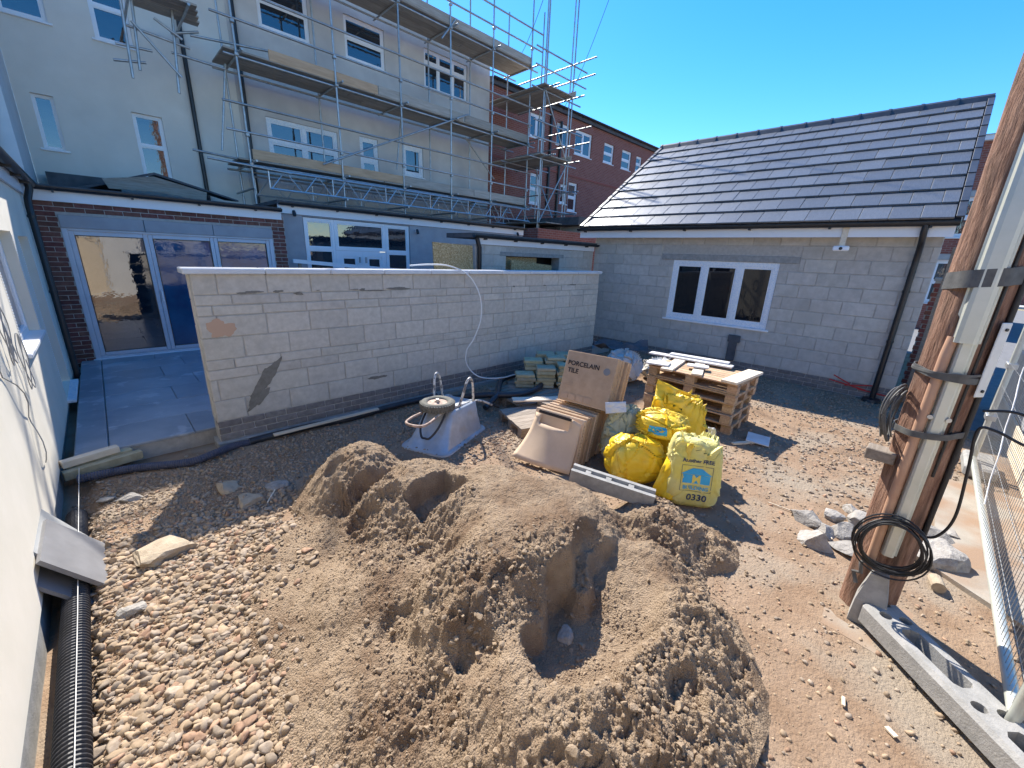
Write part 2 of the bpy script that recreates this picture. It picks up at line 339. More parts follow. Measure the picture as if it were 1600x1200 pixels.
def brick_mat(name, c1, c2, cm):
    m_ = mat(name, c1, c2, 3, .9, 0); t = m_.node_tree; L = t.links.new; B = t.nodes['Principled BSDF']
    g = N_(t, 'ShaderNodeNewGeometry'); sx = N_(t, 'ShaderNodeSeparateXYZ'); L(g.outputs['Position'], sx.inputs[0]); ad = N_(t, 'ShaderNodeMath', operation='ADD'); L(sx.outputs[0], ad.inputs[0]); L(sx.outputs[1], ad.inputs[1])
    cb_ = N_(t, 'ShaderNodeCombineXYZ'); L(ad.outputs[0], cb_.inputs[0]); L(sx.outputs[2], cb_.inputs[1]); br = N_(t, 'ShaderNodeTexBrick'); L(cb_.outputs[0], br.inputs['Vector'])
    for k, v in (('Scale', 1), ('Brick Width', .225), ('Row Height', .075), ('Mortar Size', .009), ('Bias', -.2)): br.inputs[k].default_value = v
    br.inputs['Color1'].default_value = (*c1, 1); br.inputs['Color2'].default_value = (*c2, 1); br.inputs['Mortar'].default_value = (*cm, 1)
    old = B.inputs['Base Color'].links[0].from_socket; mx = N_(t, 'ShaderNodeMix', data_type='RGBA', blend_type='MIX'); mx.inputs[0].default_value = .35; L(br.outputs[0], mx.inputs[6]); L(old, mx.inputs[7]); L(mx.outputs[2], B.inputs['Base Color'])
    bp_ = N_(t, 'ShaderNodeBump'); bp_.inputs['Strength'].default_value = .5; bp_.inputs['Distance'].default_value = .006; iv = N_(t, 'ShaderNodeMath', operation='SUBTRACT'); iv.inputs[0].default_value = 1; L(br.outputs['Fac'], iv.inputs[1]); L(iv.outputs[0], bp_.inputs['Height']); L(bp_.outputs[0], B.inputs['Normal']); return m_
mt['brickfar'] = brick_mat('red_brickwork', (.23, .07, .05), (.31, .115, .085), (.30, .24, .21))
# ================================================================== GROUND
def gz(x, y):
    x = np.asarray(x, float); y = np.asarray(y, float)
    near = sstep(16, 8, np.hypot(x-3, y-2))
    h = (.018*fbm(x, y, .9, 4, 3) + .006*fbm(x, y, 6, 3, 8))*near
    h = h - .09*sstep(-.28, -.42, x)*sstep(5.0, 4.3, y)*near          # trench along the left wall
    h = h + .035*np.exp(-((y-2.2)/1.2)**2)*sstep(6.3, 7.6, x)*near    # gravel banked against the outbuilding
    h = h - .05*sstep(4.35, 4.75, y)*sstep(9.2, 8.9, y)*sstep(-.5, -.3, x)*sstep(8, 7.7, x)
    h = np.where((x > 6.6) & (y < -.35), h*.1-.012, h)
    return h
def gzf(x, y): return float(gz(x, y))
def axis(a, b, st, far):
    c = list(np.arange(a, b+1e-6, st)); s_ = st; x = c[0]; lo = []
    while x > -far: s_ *= 1.35; x -= s_; lo.append(x)
    s_ = st; x = c[-1]; hi = []
    while x < far: s_ *= 1.35; x += s_; hi.append(x)
    return np.array(lo[::-1]+c+hi)
def grid_mesh(name, xs, ys, Z, m_, smooth=True):
    nx, ny = len(xs), len(ys); X, Y = np.meshgrid(xs, ys, indexing='ij')
    co = np.stack([X, Y, Z], -1).reshape(-1, 3).astype(np.float32)
    i = np.arange(nx*ny).reshape(nx, ny)
    q = np.stack([i[:-1, :-1], i[1:, :-1], i[1:, 1:], i[:-1, 1:]], -1).reshape(-1, 4)
    return np_mesh(name, co, q, m_, smooth)
def np_mesh(name, co, q, m_, smooth=True):
    me = bpy.data.meshes.new(name); k = q.shape[1]
    me.vertices.add(len(co)); me.vertices.foreach_set('co', co.astype(np.float32).ravel())
    me.loops.add(q.size); me.loops.foreach_set('vertex_index', q.astype(np.int32).ravel())
    me.polygons.add(len(q)); me.polygons.foreach_set('loop_start', np.arange(0, q.size, k, dtype=np.int32)); me.polygons.foreach_set('loop_total', np.full(len(q), k, np.int32))
    me.polygons.foreach_set('use_smooth', np.full(len(q), smooth)); me.materials.append(m_); me.update(calc_edges=True); return me
# ground material: reddish dirt, tan fines and pebbly texture mixed by position
def ground_mat():
    m_ = mat('building_site_dirt', (.235, .155, .098), (.32, .228, .155), 3.2, .96, 1.0, 70, .012, c3=(.295, .24, .18), c3scale=1.1, c3lo=.5, c3hi=.62, vor=.35, vscale=38, spec=.15)
    return m_
mt['ground'] = ground_mat()
gxs, gys = axis(-.9, 8.2, .035, 900), axis(-1.2, 5.4, .035, 900)
GX, GY = np.meshgrid(gxs, gys, indexing='ij')
tag(link('ground', grid_mesh('ground', gxs, gys, gz(GX, GY), mt['ground'])), None, kind='structure')
# ================================================================== SAND PILE
def seg_d(x, y, pts):                                    # distance to a polyline and side (+ = right of travel)
    best = np.full(x.shape, 1e9); side = np.zeros(x.shape)
    for (ax, ay), (bx, by) in zip(pts[:-1], pts[1:]):
        dx, dy = bx-ax, by-ay; t = np.clip(((x-ax)*dx+(y-ay)*dy)/(dx*dx+dy*dy), 0, 1)
        px, py = x-(ax+t*dx), y-(ay+t*dy); d = np.hypot(px, py); s_ = np.sign(px*dy-py*dx)
        k = d < best; best = np.where(k, d, best); side = np.where(k, s_, side)
    return best, side
CLIFF = [(2.16, 1.34), (2.02, 1.18), (1.86, 1.14), (1.70, 1.15), (1.52, 1.04), (1.36, 1.06), (1.20, .96), (1.06, .97), (.96, .86), (.93, .7)]
def pile(x, y):
    wx = x+.035*fbm(x, y, 3.5, 3, 21)+.012*fbm(x, y, 14, 2, 22); wy = y+.035*fbm(x, y, 3.5, 3, 31)+.012*fbm(x, y, 14, 2, 32)
    G = lambda cx, cy, h, s, e=2.0: h*np.exp(-((np.hypot(wx-cx, wy-cy))/s)**e)
    gs = [G(1.20, 2.86, .42, .36, 2.6), G(1.40, 2.30, .39, .50, 2.4), G(1.66, 1.76, .455, .56, 2.8), G(1.92, 1.38, .43, .44, 2.8), G(1.42, 1.30, .43, .42, 3.2), G(1.10, 1.30, .38, .42, 2.8), G(.80, 1.72, .24, .46), G(.55, 2.0, .10, .42), G(.58, 1.30, .15, .42), G(.66, 2.45, .09, .40), G(2.46, .98, .27, .33, 2.6),
          G(1.30, .46, .27, .42, 3.0), G(.95, .80, .30, .36, 2.8), G(1.02, .60, .27, .38, 2.6), G(1.74, .56, .27, .36, 2.4), G(1.98, .82, .25, .32, 2.4), G(2.62, .72, .15, .22, 2.6), G(1.62, 1.12, .42, .38, 3.2)]
    h = sum(g**5 for g in gs)**.2-.022+.018*fbm(x, y, 4, 3, 77)
    # broad smooth face falling from the crest to the cliff
    # dug hollow below the cliff
    d, s_ = seg_d(wx, wy, CLIFF)
    ins = np.where(s_ > 0, -d, d)
    ell = np.hypot((wx-1.50)/.62, (wy-.86)/.36)
    bowl = sstep(1.06, .66, ell)*sstep(0.0, .05, ins)
    floor = .05+.22*np.clip((wx-1.55)/.55, 0, 1)+.05*sstep(.75, .55, wy)
    ledge = .13*sstep(.16, .10, ins)*sstep(.25, .6, vnoise(wx*5, wy*2, 88))          # slumped ledge half way down the face
    h = h*(1-bowl)+np.minimum(h, floor+ledge)*bowl
    # square cut below the left summit
    e2 = np.maximum(np.abs(wx-1.37)/.17, np.abs(wy-2.05)/.13)
    h = h-.17*sstep(1.15, .8, e2)
    for cx, cy, a_, b_, dp in ((1.10, 2.56, .22, .10, .07), (.97, 2.30, .13, .10, .06), (1.10, 1.58, .15, .12, .05), (1.42, .34, .10, .08, .07), (2.22, 1.02, .08, .30, .06), (1.02, 2.84, .09, .07, .05), (.72, 1.42, .12, .09, .05), (.86, 1.02, .10, .12, .05), (1.72, .42, .09, .12, .05)):
        h = h-dp*sstep(1.1, .55, np.hypot((wx-cx)/a_, (wy-cy)/b_))
    # slumped lumps in a band left of the smooth face and along the near side, quiet elsewhere
    smooth_face = np.exp(-(((x-1.68)/.42)**2+((y-1.52)/.40)**2)**2)
    apron = sstep(1.0, .55, x)*sstep(1.0, 1.7, y)
    rough = .42+.55*sstep(.40, .62, vnoise(x*2.1+4, y*2.1, 5))+.35*np.exp(-((x-1.2)**2+(y-2.7)**2)/.12)
    rough = np.maximum(rough, 1.25*np.exp(-((x-.98)**2/.10+(y-1.30)**2/.16)))
    rough = np.maximum(rough, 1.1*sstep(.85, .5, y))
    rough = rough*(1-.88*smooth_face)*(1-.55*apron)*(1-.75*bowl)
    k = sstep(.02, .10, h)
    rid = 1-np.abs(fbm(x, y, 4.6, 4, 41)); rid2 = 1-np.abs(fbm(x, y, 13, 4, 51, .6))
    h = h+k*rough*(.085*(rid-.72)+.035*(rid2-.74))
    ter = np.abs(fbm(x, y, 8, 2, 44)); h = h-k*rough*.018*sstep(.05, .0, ter)       # cracks
    gr1 = np.maximum(vnoise(x*62, y*62, 62)-.42, 0); gr2 = np.maximum(vnoise(x*34+9, y*34, 63)-.55, 0)
    h = h+k*(.016*(.4+.7*rough)*gr1+.020*rough*gr2+.007*fbm(x, y, 30, 3, 71)+.009*(.5+.5*rough)*(vnoise(x*88, y*88, 73)-.5))
    return h-.012-.03*sstep(.045, .0, h)
px_, py_ = np.arange(-.1, 3.1, .0055), np.arange(.05, 3.45, .0055)
PX, PY = np.meshgrid(px_, py_, indexing='ij')
PH = pile(PX, PY); PZ = PH+gz(PX, PY)*.6
def pz(x, y):
    i = int(round((x-px_[0])/.0055)); j = int(round((y-py_[0])/.0055))
    if 0 <= i < len(px_) and 0 <= j < len(py_): return float(PZ[i, j])
    return -1
def top(x, y): return max(gzf(x, y), pz(x, y))
i_ = np.arange(PX.size).reshape(PX.shape)
q = np.stack([i_[:-1, :-1], i_[1:, :-1], i_[1:, 1:], i_[:-1, 1:]], -1).reshape(-1, 4)
keep = (PZ.ravel()[q]-gz(PX, PY).ravel()[q]).max(1) > -.012
q = q[keep]; used = np.unique(q); rm = np.full(PX.size, -1); rm[used] = np.arange(len(used))
pco = np.stack([PX, PY, PZ], -1).reshape(-1, 3)[used]
sp_me = np_mesh('sand_pile', pco, rm[q], mt['sand'])
sp = thing('sand_pile', 'big heap of damp brown sharp sand with a dug hollow', 'sand pile', (1.5, 1.5, 0))
link('sand_heap', sp_me, sp)
# ------------------------------------------------------------------ pebble scatter
ICO = None
def ico(sub):
    import bmesh
    bm = bmesh.new(); bmesh.ops.create_icosphere(bm, subdivisions=sub, radius=1.0); bm.verts.ensure_lookup_table()
    v = np.array([p.co[:] for p in bm.verts]); f = np.array([[x.index for x in p.verts] for p in bm.faces]); bm.free(); return v, f
rng = np.random.default_rng(5)
def scatter(name, P, S, flat, sub, m_, tints, smooth=True, jit=.22, nv=24):
    V, Fc = ico(sub); n = len(P); var = []
    for k in range(nv):
        a = rng.normal(size=(6, 3)); a /= np.linalg.norm(a, axis=1)[:, None]
        sc = 1+sum(rng.uniform(-jit, jit)*np.maximum(V@a[i], 0)[:, None] for i in range(6))
        w = V*sc*rng.uniform(.7, 1.3, 3)
        for _ in range(7):
            a2 = rng.normal(size=3); a2 /= np.linalg.norm(a2); w = w-np.maximum(w@a2-rng.uniform(.45, .8), 0)[:, None]*a2
        var.append(w*1.15)
    var = np.array(var)[rng.integers(0, nv, n)]                         # n,v,3
    var = var*S[:, None, None]; var[:, :, 2] *= flat[:, None]
    th = rng.uniform(0, 2*np.pi, n); tl = rng.normal(0, .35, n); c, s_ = np.cos(tl)[:, None], np.sin(tl)[:, None]
    x, y, z = var[..., 0], var[..., 1]*c-var[..., 2]*s_, var[..., 1]*s_+var[..., 2]*c
    c, s_ = np.cos(th)[:, None], np.sin(th)[:, None]
    co = np.stack([x*c-y*s_, x*s_+y*c, z], -1)+P[:, None, :]
    fc = (Fc[None]+(np.arange(n)*len(V))[:, None, None]).reshape(-1, 3)
    me = np_mesh(name, co.reshape(-1, 3), fc, m_, smooth)
    if tints is not None:
        at_ = me.color_attributes.new('tint', 'FLOAT_COLOR', 'POINT')
        cc = np.ones((n, len(V), 4), np.float32); cc[..., :3] = tints[:, None, :]; at_.data.foreach_set('color', cc.ravel())
    return me
def tint(n, warm=.5):
    b = rng.uniform(.7, 1.2, n)[:, None]; t = np.where(rng.random(n)[:, None] < warm, np.array([[1.06, .97, .84]]), np.array([[.98, .96, .94]]))
    pk = rng.random(n)[:, None] < .10; t = np.where(pk, np.array([[1.10, .86, .74]]), t); return b*t
def dens(x, y):                                              # how stony the ground is, 0..1
    left = sstep(.85, .3, x-.12*(y-2)+.25*(vnoise(x*3, y*3, 91)-.5))*sstep(4.3, 3.3, y)*sstep(.2, .9, y)
    band = .95*sstep(3.2, 3.6, y)*sstep(4.45, 4.1, y)*sstep(5.5, 3, x)
    mid = 1.0*np.exp(-((x-2.7)**2+(y-3.1)**2)/.9)
    right = .5*sstep(.42, .62, vnoise(x*.9+3, y*.9+7, 90))*sstep(3.0, 4.2, x)*sstep(2.6, 1.6, y)
    r2 = .7*np.exp(-((x-5.0)**2+(y-.15)**2)/1.0)
    r3 = .6*sstep(6.2, 6.8, x)
    return np.clip(np.maximum.reduce([left, band, mid, right, r2, r3])+.05, 0, 1)
def place(n, x0, x1, y0, y1, smin, smax, pw, sub, name, flat=(.5, .85), mask=None, lift=.25):
    x, y = rng.uniform(x0, x1, n), rng.uniform(y0, y1, n); k = rng.random(n) < dens(x, y)
    if mask is not None: k &= mask(x, y)
    x, y = x[k], y[k]; hp_ = pile(x, y); g_ = gz(x, y); k = hp_ < .010+.055*rng.random(len(x))**2.5; x, y, g_, hp_ = x[k], y[k], g_[k], hp_[k]; g_ = np.maximum(g_, hp_+g_*.6)
    n = len(x); S = smin+(smax-smin)*rng.random(n)**pw; fl = rng.uniform(*flat, n)
    return np.stack([x, y, g_+S*fl*lift], -1), S, fl
gr = []
inx = lambda x, y: (x > -.48) & (x < 8) & ~((x > .5) & (x < 6.7) & (y > 4.38)) & (y < 4.62) & ~((x > 7.0) & (y < -.38))
P1, S1, F1 = place(12500, -.46, 1.3, .25, 3.3, .007, .027, 2.0, 1, 'g', mask=inx)
lab = tag(link('gravel', scatter('gravel', P1, S1, F1, 2, mt['pebble'], tint(len(P1), .6), True, .35)), 'loose tan and pink gravel spread over the dirt', 'gravel', kind='stuff')
P2, S2, F2 = place(30000, -.46, 7.9, 2.6, 4.6, .005, .020, 2.2, 1, 'g', mask=inx)
P3, S3, F3 = place(26000, 2.4, 7.9, -.9, 3.0, .005, .022, 2.6, 1, 'g', mask=inx)
Pm, Sm, Fm = np.concatenate([P2, P3]), np.concatenate([S2, S3]), np.concatenate([F2, F3])
tag(link('gravel', scatter('gravel', Pm, Sm, Fm, 1, mt['pebble'], tint(len(Pm), .25), False)), 'small grey and tan stone chips across the yard', 'gravel', kind='stuff')
P0, S0_, F0 = place(30000, -.46, 1.5, .25, 4.3, .0025, .008, 1.6, 1, 'g', mask=inx)
tag(link('gravel_fines', scatter('gravel_fines', P0, S0_, F0, 1, mt['pebble'], tint(len(P0), .6), False)), 'fine grit lying between the tan gravel stones', 'grit', kind='stuff')
# sparse chips over the bare dirt beside the pile
n = 2600; x = rng.uniform(1.2, 3.4, n); y = rng.uniform(-1.0, 1.6, n); k = (pile(x, y) < .03); x, y = x[k], y[k]
S4 = .003+.014*rng.random(len(x))**3; P4 = np.stack([x, y, gz(x, y)+S4*.2], -1)
tag(link('grit', scatter('grit', P4, S4, rng.uniform(.4, .8, len(x)), 1, mt['pebble'], tint(len(x), .6))), 'scattered grit on the reddish dirt beside the pole', 'grit', kind='stuff')
# crumbs of sand lying on the heap
n = 60000; x = rng.uniform(.05, 3.0, n); y = rng.uniform(.1, 3.4, n); hh = pile(x, y)
w = (sstep(.40, .62, vnoise(x*2.1+4, y*2.1, 5))+.9*np.exp(-((x-.95)**2+(y-1.2)**2)/.18)+.06+.30*sstep(1.0, .6, x))*(1-.85*np.exp(-((x-1.65)**2+(y-1.55)**2)/.16))
k = ((hh > -.005) & (rng.random(n) < w)) | ((hh > -.058) & (hh <= -.005) & (rng.random(n) < .5)); x, y, hh = x[k], y[k], np.maximum(hh[k], -.002)
S5 = .0020+.007*rng.random(len(x))**5; P5 = np.stack([x, y, hh+gz(x, y)*.6+S5*.25], -1)
o_ = link('sand_crumbs', scatter('sand_crumbs', P5, S5, rng.uniform(.6, 1, len(x)), 1, mt['sandclump'], None, False, jit=.5), sp); o_['kind'] = 'stuff'
n = 9000; x = rng.uniform(.1, 2.9, n); y = rng.uniform(.1, 3.3, n); hh = pile(x, y)      # firmer clods
w = (sstep(.45, .62, vnoise(x*2.1+4, y*2.1, 5))*.5+1.2*np.exp(-((x-.95)**2+(y-1.25)**2)/.16)+.5*sstep(.9, .5, y))*(1-.95*np.exp(-((x-1.65)**2+(y-1.5)**2)/.16))
k = (hh > .0) & (rng.random(n) < w); x, y, hh = x[k], y[k], hh[k]; S6 = .004+.014*rng.random(len(x))**4
o_ = link('sand_clods', scatter('sand_clods', np.stack([x, y, hh+gz(x, y)*.6+S6*.1], -1), S6, rng.uniform(.6, 1, len(x)), 2, mt['sandclump'], None, False, jit=.45), sp); o_['kind'] = 'stuff'
# larger single stones
def rock_mesh(seed, r, flat=.65, mat_=None, sub=3, cut=10):
    V, Fc = ico(sub); g = np.random.default_rng(seed); w = V*g.uniform(.75, 1.25, 3)
    for _ in range(cut):                                     # flat broken faces
        a = g.normal(size=3); a /= np.linalg.norm(a); d = g.uniform(.42, .72); t = w@a-d; w = w-np.maximum(t, 0)[:, None]*a
    w = w+w*(.16*fbm(w[:, 0]*4+seed, w[:, 1]*4+w[:, 2]*3, 1.0, 4, seed, .7))[:, None]
    w[:, 2] *= flat; w[:, 2] = np.maximum(w[:, 2], -.28); return np_mesh('stone', w*r*1.5, Fc, mat_ or mt['rock'], False)
def rock(px, py, r, seed, label, name='concrete_lump', cat='rubble', group=None, flat=.65, mat_=None, yaw=0, sub=3):
    p = at(px, py, z=0.02); p.z = top(p.x, p.y)+.16*r*flat
    M_ = Matrix.Translation(p) @ Matrix.Rotation(yaw, 4, 'Z'); return tag(link(name, rock_mesh(seed, r, flat, mat_, sub), None, M_), label, cat, group)
mt['stonewarm'] = mat('warm_stone', (.34, .27, .19), (.44, .36, .26), 14, .92, .8, 60, .008)
G1 = 'broken concrete heaped by the pole'
for i, (a, b, r, lb) in enumerate([
        (1262, 812, .085, 'grey concrete lump at the far left end of the rubble heap'), (1290, 828, .07, 'small grey lump second from the left in the rubble heap'),
        (1275, 846, .105, 'long pale concrete lump at the front left of the rubble heap'), (1318, 830, .085, 'rounded concrete lump in the middle of the rubble heap'),
        (1325, 855, .075, 'pale concrete lump closest to the cable coil'), (1342, 815, .09, 'concrete lump touching the left side of the wooden pole'),
        (1300, 806, .06, 'small lump at the back of the rubble heap'), (1335, 800, .06, 'small dark lump behind the pole base rubble'),
        (1440, 830, .10, 'brown concrete lump right behind the pole'), (1428, 850, .07, 'small lump squeezed between pole and big grey slab'),
        (1472, 830, .085, 'flat pointed concrete piece leaning on the big grey lump'), (1452, 866, .15, 'biggest rough grey concrete lump right of the pole')]):
    rock(a, b, r, 100+i, lb, group=G1, yaw=i*1.3, flat=.75 if i != 10 else .4)
for i, (a, b, r, f, lb) in enumerate([
        (245, 862, .135, .42, 'large flat stone half sunk in the gravel near the shadow edge'), (388, 782, .085, .4, 'flat pale stone in the shaded gravel below the wall'),
        (357, 758, .085, .5, 'rounded stone in the shaded gravel furthest from the camera'), (206, 776, .06, .5, 'small round stone beside the corrugated duct'),
        (166, 779, .045, .5, 'small white stone by the blue duct end'), (308, 716, .06, .4, 'flat white stone against the patio edge'),
        (343, 706, .05, .4, 'white stone chip at the wall corner'), (432, 756, .06, .45, 'dark stone at the foot of the sand heap shade'),
        (205, 950, .04, .7, 'brick coloured stone in front of the leaning slabs'), (880, 1000, .035, .8, 'small stone in the dug hollow')]):
    rock(a, b, r, 200+i, lb, 'stone', 'stone', flat=f, mat_=mt['stonewarm'] if i in (0, 1, 2) else mt['rock'], yaw=i)
# bricks ends and chips near the pole
p = at(1463, 912, z=.03); mbk = MB().tube([(-.05, 0, .03), (.05, 0, .03)], .034, 12)
o = link('brick_fragment', mbk.mesh('brick_fragment', mt['stonewarm']), None, Matrix.Translation((p.x, p.y, gzf(p.x, p.y)+.004)) @ Matrix.Rotation(.2, 4, 'Z')); tag(o, 'broken tan clay pipe piece lying on the dirt right of the pole', 'clay piece')
# ================================================================== CONCRETE PADS, PATIO
def slab_poly(name, pts, z0, z1, m_, label=None, cat=None, kind=None):
    mb = MB().prism([(a, b, z0) for a, b in pts], (0, 0, z1-z0)); o = obj(name, mb, m_); return tag(o, label, cat, kind=kind)
q = lambda x, y: tuple(at(x, y, z=.03)[:2])
slab_poly('concrete_strip', [(5.3, -.40), (3.52, -.42), (2.9, -1.25), (5.3, -1.25)], -.1, .034, mt['concrete'], None, None, 'structure')
slab_poly('concrete_pad', [q(1303, 878), q(1390, 890), (3.02, -.42), (2.75, -.86), (2.2, -.95), (2.45, -.35), q(1285, 965)], -.1, -.001, mt['concrete'], None, None, 'structure')
patio = link('patio', MB().box((-.44, 4.72, -.08), (7.7, 8.69, .094)).mesh('patio', mt['mortar'])); tag(patio, None, kind='structure')
tw, tl = .598, .897; PTX = {}
def tile_mesh(a, b):
    k = (round(a, 3), round(b, 3))
    if k not in PTX: PTX[k] = MB().box((-a/2, -b/2, -.012), (a/2, b/2, .012), .003).mesh('paving_tile', mt['tile'])
    return PTX[k]
def paving(u0, u1, v0, v1):
    if u1-u0 > .05 and v1-v0 > .05: link('paving_tile', tile_mesh(u1-u0-.005, v1-v0-.005), patio, Matrix.Translation(((u0+u1)/2, (v0+v1)/2, .108+random.uniform(-.0012, .0012))))
row = 0; y = 4.70
while y < 8.66:
    y1 = min(y+.6, 8.66); x = -.215-(.3 if row % 2 == 0 else .0)-.0
    while x < 7.7:
        paving(max(x, -.215), min(x+.9, 7.7), y, y1); x += .9
    y = y1; row += 1
y = 4.70
for h in (1.24, .6, .9, .9, .4): paving(-.43, -.22, y, min(y+h, 8.66)); y += h
# ================================================================== WALL PIECES
BM = {}
def block_mesh(nm, l, h, t, m_, bev, var):
    k = (nm, round(l, 2), round(h, 3), round(t, 3), m_.name, var)
    if k not in BM:
        g = random.Random(hash((round(l, 2), round(h, 3), var)) & 0xffff); mb = MB().box((-l/2, -t/2, -h/2), (l/2, t/2, h/2), bev)
        mb.v = [(a+g.uniform(-.0016, .0016), b+g.uniform(-.0012, .0012), c+g.uniform(-.0016, .0016)) for a, b, c in mb.v]
        BM[k] = mb.mesh(nm, m_)
    return BM[k]
def courses(F, parent, u0, u1, z0, hs, unit, joint, thick, m_, name, holes=(), d=0.0, bev=.005, jit=.0022, offs=(0, .5), shift=0.0):
    z = z0
    for r, h in enumerate(hs):
        un = unit[r] if isinstance(unit, (list, tuple)) else unit
        u = u0-un*(offs[r % len(offs)])-shift
        spans = [(u0, u1)]
        for hh in holes:
            if hh[2] < z+h-.02 and hh[3] > z+.02:
                ns = []
                for a, b in spans:
                    if hh[0] > a: ns.append((a, min(b, hh[0])))
                    if hh[1] < b: ns.append((max(a, hh[1]), b))
                spans = [s_ for s_ in ns if s_[1]-s_[0] > .02]
        while u < u1:
            for a, b in spans:
                x0, x1 = max(u, a), min(u+un, b)
                if x1-x0 > .035:
                    l = x1-x0-joint; dd = d+random.uniform(-jit, jit)
                    me = block_mesh(name, l, h-joint, thick, m_, bev, random.randrange(3))
                    link(name, me, parent, F.M((x0+x1)/2, dd-thick/2, z+h/2) @ Matrix.Rotation(random.uniform(-.0025, .0025), 4, 'Y'))
            u += un
        z += h
    return z
# garden wall -----------------------------------------------------------------------------
WF = Fr((.54, 4.45, 0), (1, 0, 0), (0, -1, 0)); WL = 6.1
gw = thing('garden_wall', 'long bare concrete block garden wall with brick base and pale coping', 'wall', (3.5, 4.5, 0))
obj('mortar_core', fbox(MB(), WF, .004, WL-.004, -.21, -.009, -.15, 1.60), mt['mortar'], gw)
fpart('footing', WF, -.03, WL, -.2, .035, -.16, .05, mt['conblock'], gw, .01)
courses(WF, gw, 0, WL, .052, [.0662]*3, .198, .009, .1, mt['greybrick'], 'brick')
hs = [.204, .202, .095, .093, .203, .197, .092, .092, .182]
courses(WF, gw, 0, WL, .2506, hs, .394, .008, .1, mt['block'], 'concrete_block', offs=(.35, .85, .0, .45, .2, .65, .7, .3, .54))
cx_ = -.05
for l in (.62, .6, .6, .62, .6, .6, .6, .61, .6, .6, .35):
    l = min(l, WL+.03-cx_)
    if l < .1: break
    mb = MB(); fbox(mb, WF, cx_+.002, cx_+l-.003, -.25, .04, 1.607, 1.657, .008); obj('coping_stone', mb, mt['coping'], gw); cx_ += l
# wall end return pieces
for k in range(6): fpart('concrete_block', Fr((.54, 4.45, 0), (0, 1, 0), (-1, 0, 0)), .104, .21, -.2, .0015*(k % 2), .258+k*.225, .477+k*.225, mt['block'], gw, .004)
def splat(F, u, z, ru, rz, ang, m_, name, parent, label, d=.0032, seed=1, n=40):
    g = random.Random(seed); pts = []; ph = [g.uniform(0, 6.28) for _ in range(5)]
    for i in range(n):
        t = 2*math.pi*i/n; k = 1+.16*math.sin(2*t+ph[0])+.12*math.sin(3*t+ph[1])+.1*math.sin(5*t+ph[2])+.06*math.sin(9*t+ph[3])+.05*math.sin(14*t+ph[4])
        a, b = ru*k*math.cos(t), rz*k*math.sin(t); pts.append(F.p(u+a*math.cos(ang)-b*math.sin(ang), d, z+a*math.sin(ang)+b*math.cos(ang)))
    mb = MB().add(pts, [tuple(range(n))]); o = obj(name, mb, m_, parent); o['label'] = label; return o
splat(WF, .44, .58, .22, .062, .95, mt['stain'], 'damp_stain', gw, 'dark damp patch near the left end of the wall', seed=3)
splat(WF, .36, .42, .14, .05, .9, mt['stain'], 'damp_stain', gw, 'small dark damp patch under the larger one', d=.0042, seed=5)
splat(WF, 1.62, .41, .11, .02, 0, mt['stain'], 'damp_stain', gw, 'thin dark splash just above the brick base', seed=7)
splat(WF, .155, 1.13, .10, .085, .2, mt['peach'], 'dust_mark', gw, 'peach coloured dust patch at the left end of the wall', seed=9)
for i in range(15): splat(WF, .3+5.5*random.random()**1.3, 1.436+random.uniform(-.016, .012), random.uniform(.03, .19)*random.random()+.02, random.uniform(.004, .014), 0, mt['stain'], 'mortar_smear', gw, 'dark mortar smear along the top bed joint', d=.0035+i*.0001, seed=20+i)
for i in range(16): splat(WF, 1.6+random.uniform(0, 4.2), random.choice([.705, .93, 1.155, .82, 1.27])+random.uniform(-.008, .008), random.uniform(.03, .16), random.uniform(.003, .008), random.uniform(-.03, .03), mt['mortarpale'], 'mortar_smear', gw, 'pale mortar squeezed out of a bed joint', d=.0045+i*.0001, seed=60+i)
# ================================================================== BUILDING HELPERS
def window(F, parent, u0, u1, z0, z1, cols=1, rows=1, d=-.05, fr=.05, glass='glass', frame='white', sill=True, rowat=None, colat=None, dep=.06, skip=(), lab=None):
    mb = MB(); fbox(mb, F, u0, u0+fr, d-dep, d, z0, z1); fbox(mb, F, u1-fr, u1, d-dep, d, z0, z1)
    fbox(mb, F, u0+fr, u1-fr, d-dep, d, z0, z0+fr); fbox(mb, F, u0+fr, u1-fr, d-dep, d, z1-fr, z1)
    cs = [u0+fr/2]+(list(colat) if colat else [u0+(u1-u0)*i/cols for i in range(1, cols)])+[u1-fr/2]
    rs = [z0+fr/2]+(list(rowat) if rowat else [z0+(z1-z0)*i/rows for i in range(1, rows)])+[z1-fr/2]
    for c in cs[1:-1]: fbox(mb, F, c-fr*.5, c+fr*.5, d-dep, d-.002, z0+fr, z1-fr)
    for r in rs[1:-1]: fbox(mb, F, u0+fr, u1-fr, d-dep, d-.004, r-fr*.5, r+fr*.5)
    w = obj('window', mb, mt[frame], parent)
    if lab: w['label'] = lab
    for i in range(len(cs)-1):
        for j in range(len(rs)-1):
            a, b, c, e = cs[i]+fr*.5, cs[i+1]-fr*.5, rs[j]+fr*.5, rs[j+1]-fr*.5
            m2 = MB(); f2 = fr*.45
            for (x0, x1, y0, y1) in ((a, a+f2, c, e), (b-f2, b, c, e), (a+f2, b-f2, c, c+f2), (a+f2, b-f2, e-f2, e)): fbox(m2, F, x0, x1, d-dep, d-.014, y0, y1)
            obj('sash', m2, mt[frame], w)
            fpart('pane', F, a+f2*.5, b-f2*.5, d-dep*.7, d-dep*.45, c+f2*.5, e-f2*.5, mt[glass], w)
    if sill: fpart('sill', F, u0-.05, u1+.05, d-.02, .03, z0-.035, z0-.001, mt['white'], w, .006)
    return w
